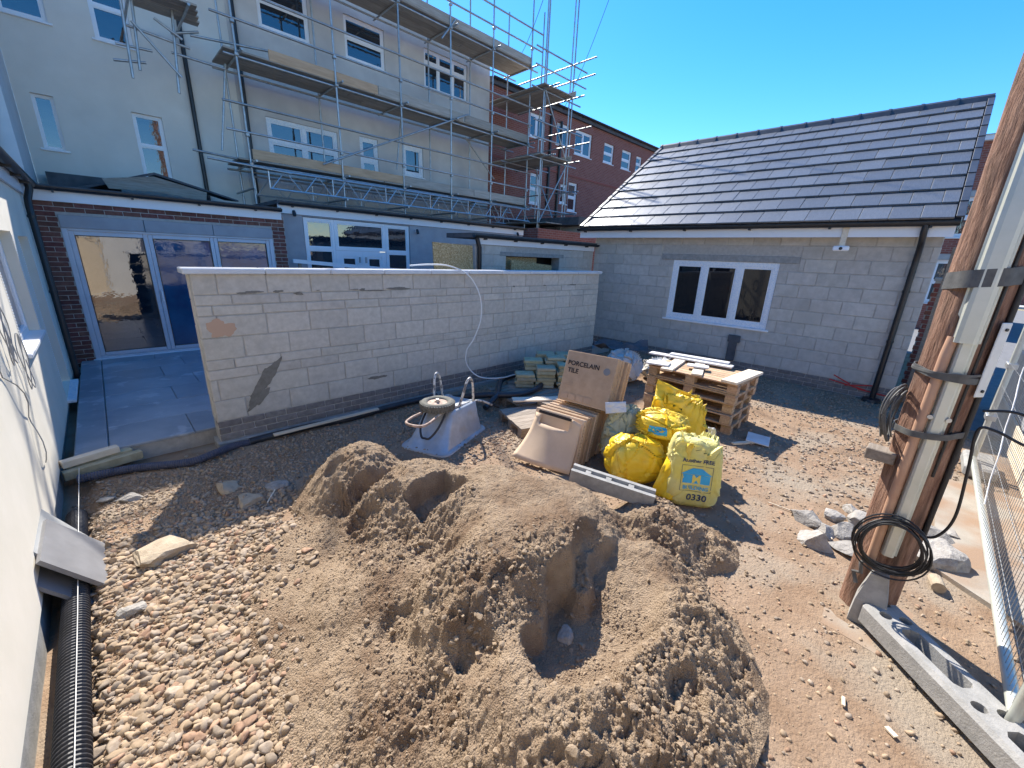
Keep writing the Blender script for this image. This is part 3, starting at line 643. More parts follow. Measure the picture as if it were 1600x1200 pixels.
def gutter(F, parent, u0, u1, d, z, r=.05, bracket=.8, bd=None):
    mb = MB(); n = 8; ring = lambda u: [F.p(u, d+rr*math.sin(t), z-rr*math.cos(t)) for rr, ts in ((r, [(-.5+i/n)*math.pi for i in range(n+1)]), (r-.006, [(.5-i/n)*math.pi for i in range(n+1)])) for t in ts]
    mb.loft([ring(u0), ring(u1)]); g = obj('gutter', mb, mt['black'], parent)
    u = u0+.25
    while u < u1-.1:
        fpart('gutter_bracket', F, u-.012, u+.012, d-r-.01, d+r*.5, z-r-.02, z-r*.6, mt['black'], g); u += bracket
    return g
def pipe(name, path, r, parent, m_='black', n=10): return obj(name, MB().tube(path, r, n), mt[m_], parent, True)
# ================================================================== LEFT WING (cream wall beside the camera)
LF = Fr((-.51, 0, 0), (0, 1, 0), (1, 0, 0))
lw = thing('rendered_cottage_wing', 'low cream rendered wing close on the left with black gutter', 'building', (-.6, 3, 0))
holes = [(4.75, 6.0, .98, 1.9), (6.45, 7.35, .16, 1.86)]
obj('wall', holed(LF, -6, 8.69, .09, 2.47, holes, .25), mt['cream'], lw)
fpart('plinth', LF, -6, 8.69, -.26, -.012, -.3, .09, mt['conblock'], lw)
window(LF, lw, 4.78, 5.97, 1.0, 1.88, 2, 1, -.07, sill=True)
wd_ = window(LF, lw, 6.48, 7.32, .2, 1.84, 1, 2, -.09, sill=False); wd_['label'] = 'white glazed side door in the cream wall'
fpart('door_sill', LF, 6.4, 7.4, -.1, .07, .12, .155, mt['whitefilm'], lw, .004, 'white perforated sill below the side door')
for u, z0, z1 in ((6.03, 1.0, 1.88), (4.72, 1.0, 1.88), (6.42, .3, 1.84), (7.38, .3, 1.84)):
    mb = MB(); k = z0
    while k < z1: fbox(mb, LF, u-.012, u+.012, .0005, .004, k, k+.012); k += .022
    obj('render_bead', mb, mt['white'], lw)
fpart('fascia', LF, -6, 8.55, .003, .03, 2.36, 2.50, mt['fascia'], lw)
gutter(LF, lw, -6, 8.62, .085, 2.53, .05)
mb = MB(); mb.prism([LF.p(-6, .06, 2.53), LF.p(-6, -3, 3.6), LF.p(-6, -3, 3.5), LF.p(-6, .06, 2.5)], LF.U*14.6); obj('roof', mb, mt['felt'], lw)
pp = [LF.p(8.05, .085, 2.49), LF.p(8.05, .085, 2.42), LF.p(8.02, .05, 2.30), LF.p(7.98, .045, 2.22), LF.p(7.9, .045, .05)]
dp = pipe('downpipe', pp, .036, lw)
for z in (2.1, 1.2): obj('pipe_bracket', MB().tube([LF.p(7.98-(2.2-z)*.035, .045, z-.015), LF.p(7.98-(2.2-z)*.035, .045, z+.015)], .042, 10), mt['black'], dp)
mt['greycable'] = mat('grey_cable', (.30, .30, .30), None, 5, .5, 0)
# cables dangling on the cream wall
for i, (u, lbl) in enumerate([(3.95, 'grey cable loop hanging on the cream wall nearest the window'), (4.3, 'thin grey cable loop hanging low on the cream wall')]):
    pts = []
    for k in range(70):
        t = k/69*2*math.pi*(3 if i == 0 else 2); rr = .07+.012*math.sin(5*t+i)
        pts.append(LF.p(u+rr*math.cos(t)+.01*math.sin(3.3*t), .02+.02*math.sin(t*.7)**2, 1.28-i*.25+.19*math.sin(t)*(1+.06*math.sin(1.7*t))))
    tag(obj('cable_loop', MB().tube(pts, .0030, 5), mt['greycable'], None, True), lbl, 'cable')
tag(obj('hanging_cable', MB().tube([LF.p(3.3+.1*math.sin(k*.5)+k*.035, .02+.015*math.sin(k), 1.75-.06*k+.02*math.sin(k*1.1)) for k in range(24)], .0032, 5), mt['greycable'], None, True), 'single grey wire trailing down the cream wall', 'cable')
# ================================================================== BIFOLD EXTENSION
BF = Fr((0, 8.7, 0), (1, 0, 0), (0, -1, 0))
bx_ = thing('brick_extension', 'flat roofed red brick extension with folding glass doors', 'building', (1, 8.9, 0))
obj('mortar_core', holed(BF, -.5, 2.6, -.05, 2.40, [(-.27, 2.38, .09, 2.17)], .24, -.006), mt['mortar'], bx_)
courses(BF, bx_, -.48, 2.6, .02, [.0662]*36, .198, .008, .09, mt['redbrick'], 'brick', holes=[(-.27, 2.38, .0, 2.17)], bev=.003)
for a, b in ((-.27, .62), (.62, 1.49), (1.49, 2.38)): fpart('lintel', BF, a+.003, b-.003, -.1, .006, 2.0, 2.168, mt['wallgrey'], bx_, .004, 'grey lintel over the folding doors')
def doorleaf(u0, u1, glass, handle=None):
    z0, z1 = .155, 1.965; fr = .055; mb = MB(); d = -.03
    for (a, b, c, e) in ((u0, u0+fr, z0, z1), (u1-fr, u1, z0, z1), (u0+fr, u1-fr, z0, z0+fr), (u0+fr, u1-fr, z1-fr, z1)): fbox(mb, BF, a+.002, b-.002, d-.06, d, c, e, .004)
    l = obj('door_leaf', mb, mt['aluframe'], bx_); fpart('pane', BF, u0+fr*.8, u1-fr*.8, d-.04, d-.025, z0+fr*.8, z1-fr*.8, mt[glass], l)
    m2 = MB(); g = .01
    for (a, b, c, e) in ((u0+fr, u0+fr+g, z0+fr, z1-fr), (u1-fr-g, u1-fr, z0+fr, z1-fr), (u0+fr+g, u1-fr-g, z0+fr, z0+fr+g), (u0+fr+g, u1-fr-g, z1-fr-g, z1-fr)): fbox(m2, BF, a, b, d-.024, d-.004, c, e)
    obj('glazing_gasket', m2, mt['black'], l)
    if handle: fpart('handle', BF, handle, handle+.02, d, d+.04, .95, 1.12, mt['white'], l, .004)
mb = MB()
for (a, b, c, e) in ((-.27, -.21, .10, 2.0), (2.32, 2.38, .10, 2.0), (-.21, 2.32, .10, .15), (-.21, 2.32, 1.97, 2.0)): fbox(mb, BF, a, b, -.1, -.012, c, e, .004)
obj('door_frame', mb, mt['aluframe'], bx_)
doorleaf(-.21, .635, 'glass'); doorleaf(.635, 1.48, 'glassblue', .655); doorleaf(1.48, 2.32, 'glassblue')
fpart('threshold', BF, -.3, 2.42, -.05, .07, .095, .125, mt['white'], bx_, .005, 'white door threshold')
fpart('fascia', BF, -.50, 2.56, .004, .028, 2.335, 2.475, mt['fascia'], bx_)
gutter(BF, bx_, -.5, 2.56, .085, 2.515, .05)
mb = MB(); fbox(mb, BF, -.5, 2.57, -3.3, .055, 2.478, 2.54); obj('roof', mb, mt['felt'], bx_)
# dark plasterless strip of old masonry below the house wall, and loose roofing on the flat roof
tag(obj('roof_canopy', MB().prism([(-.35, 10.5, 2.56), (1.03, 10.3, 3.05), (2.3, 10.4, 2.74), (2.3, 10.4, 2.71), (1.03, 10.3, 3.02), (-.35, 10.5, 2.53)][:3]+[(2.3, 10.4, 2.71), (1.03, 10.3, 3.01), (-.35, 10.5, 2.52)], (0, 1.2, .1)), mt['felt']), 'low ridged sheet of old felt roofing on the flat roof', 'roofing sheet')
tag(obj('loose_board', MB().prism([(.32, 10.25, 2.85), (1.0, 10.2, 2.97), (1.75, 10.2, 2.80), (1.72, 10.2, 2.64), (1.0, 10.22, 2.72), (.38, 10.25, 2.70)], (0, .03, .0)), mt['timberold']), 'weathered loose board propped against the felt roofing', 'board')
tag(obj('felt_box', MB().box((-.36, 11.5, 2.55), (.6, 11.95, 2.98)), mt['felt']), 'dark felt upstand at the foot of the cream house wall', 'upstand')
# ================================================================== GREY EXTENSION
GF = Fr((0, 9.0, 0), (1, 0, 0), (0, -1, 0))
ge = thing('grey_extension', 'grey painted flat roofed extension with white glazed doors', 'building', (6, 9.2, 0))
obj('wall', holed(GF, 2.605, 9.2, 0, 2.47, [(3.03, 5.4, .12, 2.45)], .25), mt['wallgrey'], ge)
window(GF, ge, 3.05, 3.64, 1.1, 2.44, 1, 2, -.03, .055, 'glass', rowat=[1.86], sill=False)
window(GF, ge, 4.79, 5.39, 1.1, 2.44, 1, 2, -.03, .055, 'glass', rowat=[1.84], sill=False)
window(GF, ge, 3.645, 4.785, 1.845, 2.44, 1, 1, -.03, .055, 'glass', sill=False)
for a, b in ((3.645, 4.212), (4.216, 4.785)):
    w_ = window(GF, ge, a, b, .14, 1.84, 1, 2, -.035, .11, 'glass', sill=False, rowat=[.9]); w_['label'] = 'white half glazed door leaf'
    fpart('handle', GF, a+.06 if a > 4 else b-.08, a+.08 if a > 4 else b-.06, -.035, .02, 1.6, 1.72, mt['steel'], w_)
fpart('panel', GF, 3.05, 3.64, -.1, -.03, .14, 1.098, mt['white'], ge); fpart('panel', GF, 4.79, 5.39, -.1, -.03, .14, 1.098, mt['white'], ge)
fpart('fascia', GF, 2.605, 9.2, .004, .03, 2.475, 2.63, mt['fascia'], ge)
gutter(GF, ge, 2.605, 9.25, .09, 2.66, .05, .85)
mb = MB(); fbox(mb, GF, 2.6, 9.2, -3.0, .05, 2.632, 2.70); obj('roof', mb, mt['felt'], ge)
def seccam(F, u, z, label, sp=.0):
    t = thing('security_camera', label, 'camera', F.p(u, 0, z)); 
    obj('bracket', MB().box((-.02, .0, -.03), (.02, .06, .03), .004, F.M(u, .03, z)), mt['white'], t)
    obj('camera_body', MB().tube([F.p(u, .08, z+.03), F.p(u, .10, z-.02), F.p(u, .12, z-.06)], [.028, .035, .03], 12), mt['black'], t); return t
seccam(GF, 2.86, 2.50, 'small black and white camera at the left end of the grey wall'); seccam(GF, 5.55, 2.35, 'dark camera on the grey wall right of the glazed doors'); seccam(GF, 8.9, 2.5, 'dark camera under the right end of the grey fascia')
# long white ledge leaning in front of the grey wall
tag(obj('white_trim_board', MB().beam((2.68, 8.7, 1.62), (5.2, 8.55, 1.44), .05, .07), mt['white']), 'long white trim board sloping in front of the grey wall', 'trim board')
tag(obj('trim_board_prop', MB().beam((2.8, 8.72, .11), (2.8, 8.72, 1.58), .05, .05).add([], []), mt['timberold']), 'timber post propping the white trim board', 'post')
tag(obj('trim_board_prop', MB().beam((5.1, 8.57, .11), (5.1, 8.57, 1.41), .05, .05), mt['timberold']), 'second timber post at the low end of the white trim board', 'post')
# ================================================================== MAIN HOUSE
HF = Fr((0, 12, 0), (1, 0, 0), (0, -1, 0))
hs_ = thing('rendered_house', 'three storey rendered house behind the scaffolding', 'house', (5, 14, 0))
LH = [(-.30, -.02, 3.42, 4.30), (1.03, 1.5, 3.05, 4.31), (.74, 1.28, 5.42, 6.7), (-.42, .16, 5.45, 6.7)]
RH = [(3.46, 5.14, 3.75, 4.79), (5.74, 6.28, 3.80, 4.84), (7.06, 7.76, 4.08, 4.90), (3.56, 4.66, 6.56, 7.7), (5.52, 6.62, 6.56, 7.50), (7.86, 9.46, 6.52, 7.52)]
obj('wall', holed(HF, -.5, 2.93, 2.3, 8.4, LH, .3), mt['cream2'], hs_); obj('wall', holed(HF, 2.932, 10.4, 2.3, 8.4, RH, .3), mt['greyrender'], hs_)
window(HF, hs_, *LH[0], 1, 1, -.06, .035); window(HF, hs_, *LH[1], 1, 2, -.06, .045, rowat=[3.74]); window(HF, hs_, *LH[2], 1, 2, -.06, .05, rowat=[5.98]); window(HF, hs_, *LH[3], 1, 1, -.06, .05)
window(HF, hs_, *RH[0], 2, 2, -.04, .08, frame='whitefilm', rowat=[4.3]); window(HF, hs_, *RH[1], 1, 2, -.04, .08, frame='whitefilm', rowat=[4.28]); window(HF, hs_, *RH[2], 1, 1, -.04, .09, frame='whitefilm')
window(HF, hs_, *RH[3], 1, 2, -.05, .06, rowat=[7.1]); window(HF, hs_, *RH[4], 1, 2, -.05, .06, rowat=[7.05]); window(HF, hs_, *RH[5], 3, 2, -.05, .06, rowat=[7.2])
fpart('side_wall', Fr((10.4, 12, 0), (0, 1, 0), (1, 0, 0)), .301, 9, -.3, .0, 2.3, 8.4, mt['greyrender'], hs_)
mb = MB(); mb.prism([(-.5, 11.75, 8.36), (-.5, 16.2, 10.7), (-.5, 20.8, 8.36), (-.5, 20.8, 8.26), (-.5, 16.2, 10.6), (-.5, 11.75, 8.26)], (10.95, 0, 0)); obj('roof', mb, mt['roof'], hs_)
obj('back_wall', MB().box((-.5, 20.3, 0), (10.4, 20.6, 8.3)), mt['greyrender'], hs_)
fpart('eave_soffit', HF, -.5, 10.42, .002, .25, 8.30, 8.36, mt['fascia'], hs_)
pipe('downpipe', [HF.p(2.06, .06, 6.4), HF.p(2.06, .06, 2.6)], .04, hs_); pipe('downpipe', [HF.p(3.05, .06, 8.2), HF.p(3.05, .06, 2.6)], .045, hs_)
wv = thing('house_wing', 'white rendered upper wing at the far left', 'building', (-1.5, 10, 0))
obj('wall', MB().box((-5, 9.6, 2.5), (-.5, 11.99, 8.4)), mt['whiterender'], wv); pipe('downpipe', [(-.72, 9.54, 6.5), (-.72, 9.54, 2.75)], .045, wv)
# ================================================================== RED BRICK HOUSE beyond
RY = 12.6; RF = Fr((0, RY, 0), (1, 0, 0), (0, -1, 0)); K = RY/12
rh = thing('red_brick_house', 'long red brick building with white windows beyond the scaffold', 'house', (17, 14, 0))
def rwin(x0, y0, x1, y1): a, b = at(x0, y0, Y=RY), at(x1, y1, Y=RY); return (a.x, b.x, b.z, a.z)
def RW(xl, xr, ytl, ybl): a, b, c = at(xl, ytl, Y=RY), at(xr, ytl, Y=RY), at(xl, ybl, Y=RY); return (a.x, b.x, c.z, a.z)
rw = [RW(829, 853, 174, 213), RW(871, 891, 190, 226), RW(900, 927, 201, 241), RW(945, 961, 222, 254), RW(973, 988, 233, 264), RW(995, 1004, 243, 268), RW(829, 845, 269, 318), RW(876, 887, 287, 318), RW(889, 903, 284, 330)]
ztop = at(867, 172, Y=RY).z
rw = [(a, b, c, e) for a, b, c, e in rw]
obj('wall', holed(RF, 10.9, 34, 0, ztop, rw, .3), mt['brickfar'], rh)
for i, w in enumerate(rw): window(RF, rh, *w, 2 if i in (0, 1, 2) else 1, 2 if i > 2 and i != 7 else 1, -.06, .07)
fpart('eave_board', RF, 10.9, 34, .003, .12, ztop-.02, ztop+.16, mt['felt'], rh)
gutter(RF, rh, 10.9, 34, .19, ztop+.17, .06, 2.5)
mb = MB(); mb.prism([(10.9, RY-.15, ztop+.16), (10.9, RY+4.5, ztop+1.2), (10.9, RY+9, ztop+.16)], (23, 0, 0)); obj('roof', mb, mt['felt'], rh)
for xp, y0, y1 in ((863, 172, 330), (878, 190, 345)):
    a = at(xp, y0, Y=RY-.06); b = at(xp, y1, Y=RY-.06); pipe('downpipe', [(a.x, RY-.06, a.z), (a.x, RY-.06, max(b.z, 2.4))], .055, rh)
# individual facing bricks where the near end of that wall can still be read
for z in (5.35,): fpart('string_course', RF, 10.9, 34, .003, .03, z, z+.07, mt['redbrick2'], rh)
oh = thing('brick_outhouse', 'low red brick outhouse with dark flat roof behind the link building', 'outhouse', (14, 9.5, 0))
obj('wall', MB().box((9.75, 8.9, 0), (16.4, 12.3, 2.72)), mt['brickfar'], oh); obj('roof', MB().box((11.6, 8.8, 2.95), (16.6, 12.4, 3.2)), mt['felt'], oh); obj('upper_wall', MB().box((12.2, 9.0, 2.72), (16.3, 12.2, 2.95)), mt['whiterender'], oh)
# ================================================================== LINK BUILDING
KF = Fr((0, 5.42, 0), (1, 0, 0), (0, -1, 0))
lk = thing('link_building', 'low block link with flat roof between house and outbuilding', 'building', (6, 6, 0))
kh = [(5.15, 6.62, .12, 1.86)]
obj('mortar_core', holed(KF, 4.45, 7.76, 0, 2.03, kh, .2, -.005), mt['mortar'], lk)
courses(KF, lk, 4.45, 7.76, .1, [.1975]*9+[.145], .394, .008, .1, mt['blockgrey'], 'concrete_block', holes=[(5.15, 6.62, .1, 1.9)])
obj('side_wall', MB().box((4.47, 5.63, 0), (4.64, 6.1, 2.03)), mt['blockgrey'], lk)
obj('back_wall', MB().box((4.645, 5.95, 0), (7.7, 6.1, 2.02)), mt['blockgrey'], lk)
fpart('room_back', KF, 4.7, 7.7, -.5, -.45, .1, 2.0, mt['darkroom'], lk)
fpart('lintel', KF, 5.0, 6.75, -.1, .004, 1.86, 1.93, mt['conblock'], lk, .004)
fpart('boarding', KF, 5.16, 6.05, -.12, -.1, .13, 1.85, mt['osb'], lk, 0, 'orange brown strand board covering part of the opening')
fpart('fascia', KF, 4.5, 7.74, .006, .03, 2.03, 2.125, mt['fascia'], lk)
gutter(KF, lk, 4.36, 7.82, .08, 2.165, .045, .7)
mb = MB(); fbox(mb, KF, 4.4, 7.9, -.72, .05, 2.127, 2.2); obj('roof', mb, mt['felt'], lk)
pipe('downpipe', [KF.p(4.42, .07, 2.13), KF.p(4.5, .05, 1.98), KF.p(4.52, .05, .15)], .036, lk)
tag(obj('strand_board', MB().prism([(5.2, 5.2, .12), (6.3, 5.2, .12), (6.32, 5.36, 1.72), (5.22, 5.36, 1.8)], (0, .018, 0)), mt['osb']), 'loose strand board leaning in front of the link doorway', 'board')
tag(obj('strand_board', MB().prism([(3.62, 5.25, .12), (4.38, 5.25, .12), (4.40, 5.43, 2.0), (3.64, 5.43, 2.02)], (0, .018, 0)), mt['osb']), 'large strand board sheet standing behind the garden wall', 'board')
# ================================================================== OUTBUILDING
dB = Vector((-.0337, .9994, 0)); nB = Vector((-.9994, -.0337, 0)); OF = Fr((7.97, .2, 0), dB, nB)
ob_ = thing('block_outbuilding', 'single storey grey block outbuilding with new dark tiled roof', 'outbuilding', (9, 2.8, 0))
S0, S1 = -.11, 5.215; W0, W1, WZ0, WZ1 = 1.685, 3.44, .83, 1.915
obj('mortar_core', holed(OF, S0+.004, S1, -.1, 2.33, [(W0, W1, WZ0, WZ1)], .24, -.009), mt['mortar'], ob_)
courses(OF, ob_, S0, S1, -.052, [.0662]*4, .198, .009, .1, mt['greybrick'], 'brick')
courses(OF, ob_, S0, S1, .213, [.1975]*10+[.13], .394, .008, .1, mt['blockgrey'], 'concrete_block', holes=[(W0, W1, WZ0, WZ1), (1.42, 3.68, 1.915, 2.02)], offs=(.3, .8))
fpart('lintel', OF, 1.42, 3.68, -.1, .004, 1.917, 2.02, mt['conblock'], ob_, .004, 'concrete lintel over the outbuilding window')
for z in range(10):                                       # quoin blocks of the gable side
    fpart('concrete_block', Fr((7.97, .2, 0)+Vector() if False else tuple(OF.p(S0, 0, 0)), (nB*-1), (-dB)), .104, .44, -.1, .0015*(z % 2), .216+z*.1975, .408+z*.1975, mt['blockgrey'], ob_, .004)
GFr = Fr(tuple(OF.p(S0, 0, 0)), (nB*-1), (-dB))
mb = MB(); mb.prism([GFr.p(.1, -.01, -.1), GFr.p(6.0, -.01, -.1), GFr.p(6.0, -.01, 2.4), GFr.p(3.05, -.01, 4.35), GFr.p(.1, -.01, 2.4)], dB*.2); obj('gable_wall', mb, mt['blockgrey'], ob_)
mb = MB(); mb.prism([OF.p(S1-.1, -.25, 0), OF.p(S1-.1, -6, 0), OF.p(S1-.1, -6, 2.4), OF.p(S1-.1, -3.05, 4.35), OF.p(S1-.1, -.25, 2.45)], dB*.2); obj('gable_wall', mb, mt['blockgrey'], ob_)
wn = window(OF, ob_, W0, W1, WZ0, WZ1, 3, 1, -.02, .075, 'glassdark', 'whitefilm', colat=[W0+.585, W0+1.17]); wn['label'] = 'white three light window still in its protective film'
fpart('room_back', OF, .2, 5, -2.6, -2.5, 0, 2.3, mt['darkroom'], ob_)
fpart('fascia', OF, S0-.06, S1+.25, .21, .235, 2.30, 2.455, mt['fascia'], ob_); fpart('soffit', OF, S0-.06, S1+.22, .006, .21, 2.335, 2.35, mt['fascia'], ob_)
gutter(OF, ob_, S0-.08, S1+.27, .295, 2.475, .05, 1.05)
# roof tiles
E0, Rg = (.33, 2.50), (-2.9, 4.60); sl_ = math.atan2(Rg[1]-E0[1], E0[0]-Rg[0]); SLn = math.hypot(Rg[1]-E0[1], E0[0]-Rg[0])
R0, R1 = -.20, 5.40
mb = MB(); mb.prism([OF.p(R0+.01, E0[0]-.02, E0[1]-.012), OF.p(R0+.01, Rg[0], Rg[1]-.012), OF.p(R0+.01, Rg[0], Rg[1]-.03), OF.p(R0+.01, E0[0]-.02, E0[1]-.03)], dB*(R1-R0-.02)); obj('roof_deck', mb, mt['felt'], ob_)
mb = MB(); mb.prism([OF.p(R0+.01, Rg[0], Rg[1]-.05), OF.p(R0+.01, 2*Rg[0]-E0[0], E0[1]-.05), OF.p(R0+.01, 2*Rg[0]-E0[0], E0[1]-.14), OF.p(R0+.01, Rg[0], Rg[1]-.14)], dB*(R1-R0-.02)); obj('rear_roof', mb, mt['felt'], ob_)
NR = 10; gauge = SLn/NR; Tm = {}
def rtile(l, x0, x1):
    k = (round(x1-x0, 3),)
    if k not in Tm:
        w = x1-x0-.004; L_ = gauge+.075; mb = MB(); mb.box((-w/2, -.001, -.013), (w/2, L_, .013), .004)
        Tm[k] = mb.mesh('roof_tile', mt['roof'])
    return Tm[k]
dn = Vector((0, 0, 0))
upS = (-OF.N*math.cos(sl_)+Vector((0, 0, 1))*math.sin(sl_)); nS = (OF.N*math.sin(sl_)+Vector((0, 0, 1))*math.cos(sl_))
tilt = Matrix.Rotation(-.052, 4, 'X')
for r in range(NR):
    u = R0+.075-(.155 if r % 2 else 0); ue = R1-.02
    while u < ue:
        a, b = max(u, R0+.075), min(u+.311, ue)
        if b-a > .04:
            p = OF.p((a+b)/2, E0[0], E0[1])+upS*(r*gauge-.012)+nS*(.024+random.uniform(-.002, .002))
            Mx = Matrix((OF.U, upS, -nS)).transposed().to_4x4() if OF.U.cross(upS).dot(nS) < 0 else Matrix((OF.U, upS, nS)).transposed().to_4x4()
            Mx = Matrix((OF.U, upS, OF.U.cross(upS))).transposed().to_4x4(); Mx.translation = p
            sgn = 1 if OF.U.cross(upS).dot(nS) > 0 else -1
            link('roof_tile', rtile(0, a, b), ob_, Mx @ Matrix.Rotation((-.068+random.uniform(-.005, .005))*sgn, 4, 'X') @ Matrix.Rotation(random.uniform(-.006, .006), 4, 'Y'))
        u += .311
u = R0
k = 0
while u < R1-.02:
    l = min(.43, R1-u); mb = MB()
    ring = lambda uu, s_: [OF.p(uu, Rg[0]+a*s_, Rg[1]+.01+b*s_) for a, b in ((.13, -.085), (.075, .02), (.03, .055), (-.03, .055), (-.075, .02), (-.13, -.085), (-.12, -.10), (-.06, 0), (.06, 0), (.12, -.10))]
    mb.loft([ring(u+.002, 1), ring(u+l-.03, 1), ring(u+l-.03, 1.16), ring(u+l+.012, 1.16)]); obj('ridge_tile', mb, mt['roofedge'], ob_); u += .43
for uu in (R0, R1-.06):
    for r in range(NR):
        p0 = OF.p(uu+.03, E0[0], E0[1])+upS*(r*gauge-.015)+nS*.042; p1 = p0+upS*(gauge+.02)-nS*.012
        mb = MB(); mb.beam(p0, p1, .075, .02, nS, .003); mb.beam(p0-nS*.05+OF.U*(-.033 if uu == R0 else .033), p1-nS*.05+OF.U*(-.033 if uu == R0 else .033), .012, .1, nS); obj('verge_unit', mb, mt['roofedge'], ob_)
pipe('downpipe', [OF.p(.11, .295, 2.44), OF.p(.11, .295, 2.36), OF.p(.10, .2, 2.22), OF.p(.10, .075, 2.08), OF.p(.10, .06, 1.98), OF.p(.10, .06, .02)], .036, ob_)
for z in (.9, 1.6): obj('pipe_bracket', MB().tube([OF.p(.10, .06, z-.018), OF.p(.10, .06, z+.018)], .042, 10), mt['black'], ob_)
obj('drain_gully', MB().tube([OF.p(.10, .1, -.02), OF.p(.10, .1, .045)], [.13, .11], 16), mt['black'], ob_)
# red paint strokes
mb = MB()
for a, b in (((.62, .28), (.40, .18)), ((.66, .20), (.2, .13)), ((.46, .15), (.12, .22)), ((.3, .13), (-.05, .1))):
    mb.beam(OF.p(a[0], .0045, a[1]), OF.p(b[0], .0045, b[1]), .002, .016, (0, 0, 1))
obj('red_paint_mark', mb, mt['red'], ob_, label='red spray paint strokes near the foot of the wall')
bk = thing('block_camera', 'white wireless camera hung on a timber strap under the fascia', 'camera', OF.p(.92, .2, 2.3))
obj('timber_strap', MB().box((-.035, -.01, -.14), (.035, .01, .14), .002, OF.M(.92, .25, 2.30)), mt['timberpale'], bk)
mb = MB(); mb.box((-.095, -.02, -.035), (.095, .03, .035), .014, OF.M(.92, .27, 2.145)); obj('camera_body', mb, mt['white'], bk)
obj('lens', MB().tube([OF.p(.92, .295, 2.145), OF.p(.92, .306, 2.145)], .022, 14), mt['black'], bk)
obj('lens', MB().box((-.03, -.004, -.012), (.03, .004, .012), .002, OF.M(.92, .302, 2.12)), mt['black'], bk) if False else None
# meter box / dark unit and vent near window foot
tag(obj('damp_course_roll', MB().box((-.09, -.015, -.2), (.05, .015, .2), .01, OF.M(2.15, .05, .42)).box((-.04, -.015, -.03), (.16, .015, .1), .01, OF.M(2.06, .055, .58)), mt['felt']), 'dark folded felt strip standing against the outbuilding wall', 'felt strip')

# ================================================================== PALE OUTHOUSE behind the camera (mirrored in the folding doors)
RV = Fr((0, -3.3, 0), (-1, 0, 0), (0, 1, 0)); rv = thing('pale_outhouse', 'pale rendered outhouse mirrored in the folding glass doors', 'outhouse', (-1, -4, 0))
obj('wall', holed(RV, -3.2, 7, 0, 2.9, [(-.2, .7, .05, 1.95), (-2.6, -1.5, .9, 1.9)], .25), mt['whiterender'], rv); window(RV, rv, -2.6, -1.5, .9, 1.9, 2, 1); fpart('door', RV, -.2, .7, -.1, -.05, .05, 1.95, mt['timberpale'], rv)
fpart('roof', RV, -3.3, 7.1, -4, .15, 2.902, 3.05, mt['felt'], rv)
# ================================================================== SCAFFOLD
sc = thing('scaffold', 'tube and board scaffold across the house front and round its corner', 'scaffold', (6, 11, 2.7))
TR = .0225
def tube_part(name, a, b, parent=None, r=TR, m_='steel', n=7): return obj(name, MB().tube([a, b], r, n), mt[m_], parent or sc, True)
YF, YB = 10.55, 11.65
SX = [2.66, 4.58, 6.21, 7.75, 9.26, 10.85]
LIFT = [3.52, 5.42, 7.55]
for i, x in enumerate(SX):
    tube_part('standard', (x, YF, 2.62), (x, YF, 9.7)); 
    if i not in (2,): tube_part('standard', (x+.03, YB, 2.7), (x+.03, YB, 9.3))
for z in LIFT:
    for y in (YF+.045, YB-.045): tube_part('ledger', (2.45, y, z-.05), (11.2, y, z-.05))
    for x in SX: tube_part('transom', (x+.05, YF-.25, z-.0), (x+.05, YB+.2, z-.0))
    for dz in ((.53, 1.02) if z < 7 else (.5, .95)): tube_part('guard_rail', (2.3, YF-.045, z+dz), (11.3 if z > 7 else 10.95, YF-.045, z+dz))
def plank(a, b, w=.2, t=.033, m_='board', name='scaffold_board', up=(0, 0, 1)): return obj(name, MB().beam(a, b, w, t, up, .003), mt[m_], sc)
for zi, z in enumerate(LIFT):
    for k in range(5):
        y = YF+.12+k*.205; cuts = [2.45, 2.45+random.uniform(2.3, 3.4), 2.45+random.uniform(5.0, 6.3), 10.95]
        for a, b in zip(cuts[:-1], cuts[1:]): plank((a+.01, y, z+.04+random.uniform(0, .006)), (b-.01, y, z+.04+random.uniform(0, .006)))
for a, b, z, m_ in ((2.72, 6.2, 3.68, 'boardnew'), (6.22, 8.6, 3.67, 'board'), (8.62, 10.9, 3.67, 'board'), (3.25, 5.6, 5.56, 'boardnew'), (5.62, 8.2, 5.57, 'board'), (8.25, 10.9, 5.57, 'board'), (2.5, 5.0, 7.7, 'board'), (5.02, 8.0, 7.7, 'board'), (8.02, 10.9, 7.7, 'board')):
    obj('toe_board', MB().beam((a, YF+.03, z), (b, YF+.03, z), .033, .19, (0, 0, 1), .003), mt[m_], sc)
for k in range(5): plank((7.3, YF+.12+k*.205, 9.35), (9.7, YF+.12+k*.205, 9.35))
# lattice beams
def lattice(y, x0, x1, z0, z1):
    mb = MB(); mb.tube([(x0, y, z0), (x1, y, z0)], .022, 6); mb.tube([(x0, y, z1), (x1, y, z1)], .022, 6); n = int((x1-x0)/.62); s_ = (x1-x0)/n
    for i in range(n):
        a = x0+i*s_; mb.tube([(a+.03, y, z0), (a+s_*.48, y, z1)], .013, 5); mb.tube([(a+s_*.52, y, z1), (a+s_-.03, y, z0)], .013, 5)
        if i % 2 == 0: mb.tube([(a, y, z0), (a, y, z1)], .013, 5)
    return obj('lattice_beam', mb, mt['alu'], sc, True)
lattice(YF-.06, 2.95, 11.0, 3.05, 3.42); lattice(YB-.25, 2.9, 11.0, 2.98, 3.36)
for x in SX: tube_part('transom', (x-.06, YF-.3, 3.0), (x-.06, YB+.1, 3.0))
tube_part('ledger', (1.9, YF-.1, 3.46), (3.4, YF-.1, 3.40)); tube_part('ledger', (1.75, YF+.3, 3.62), (3.2, YF+.3, 3.55))
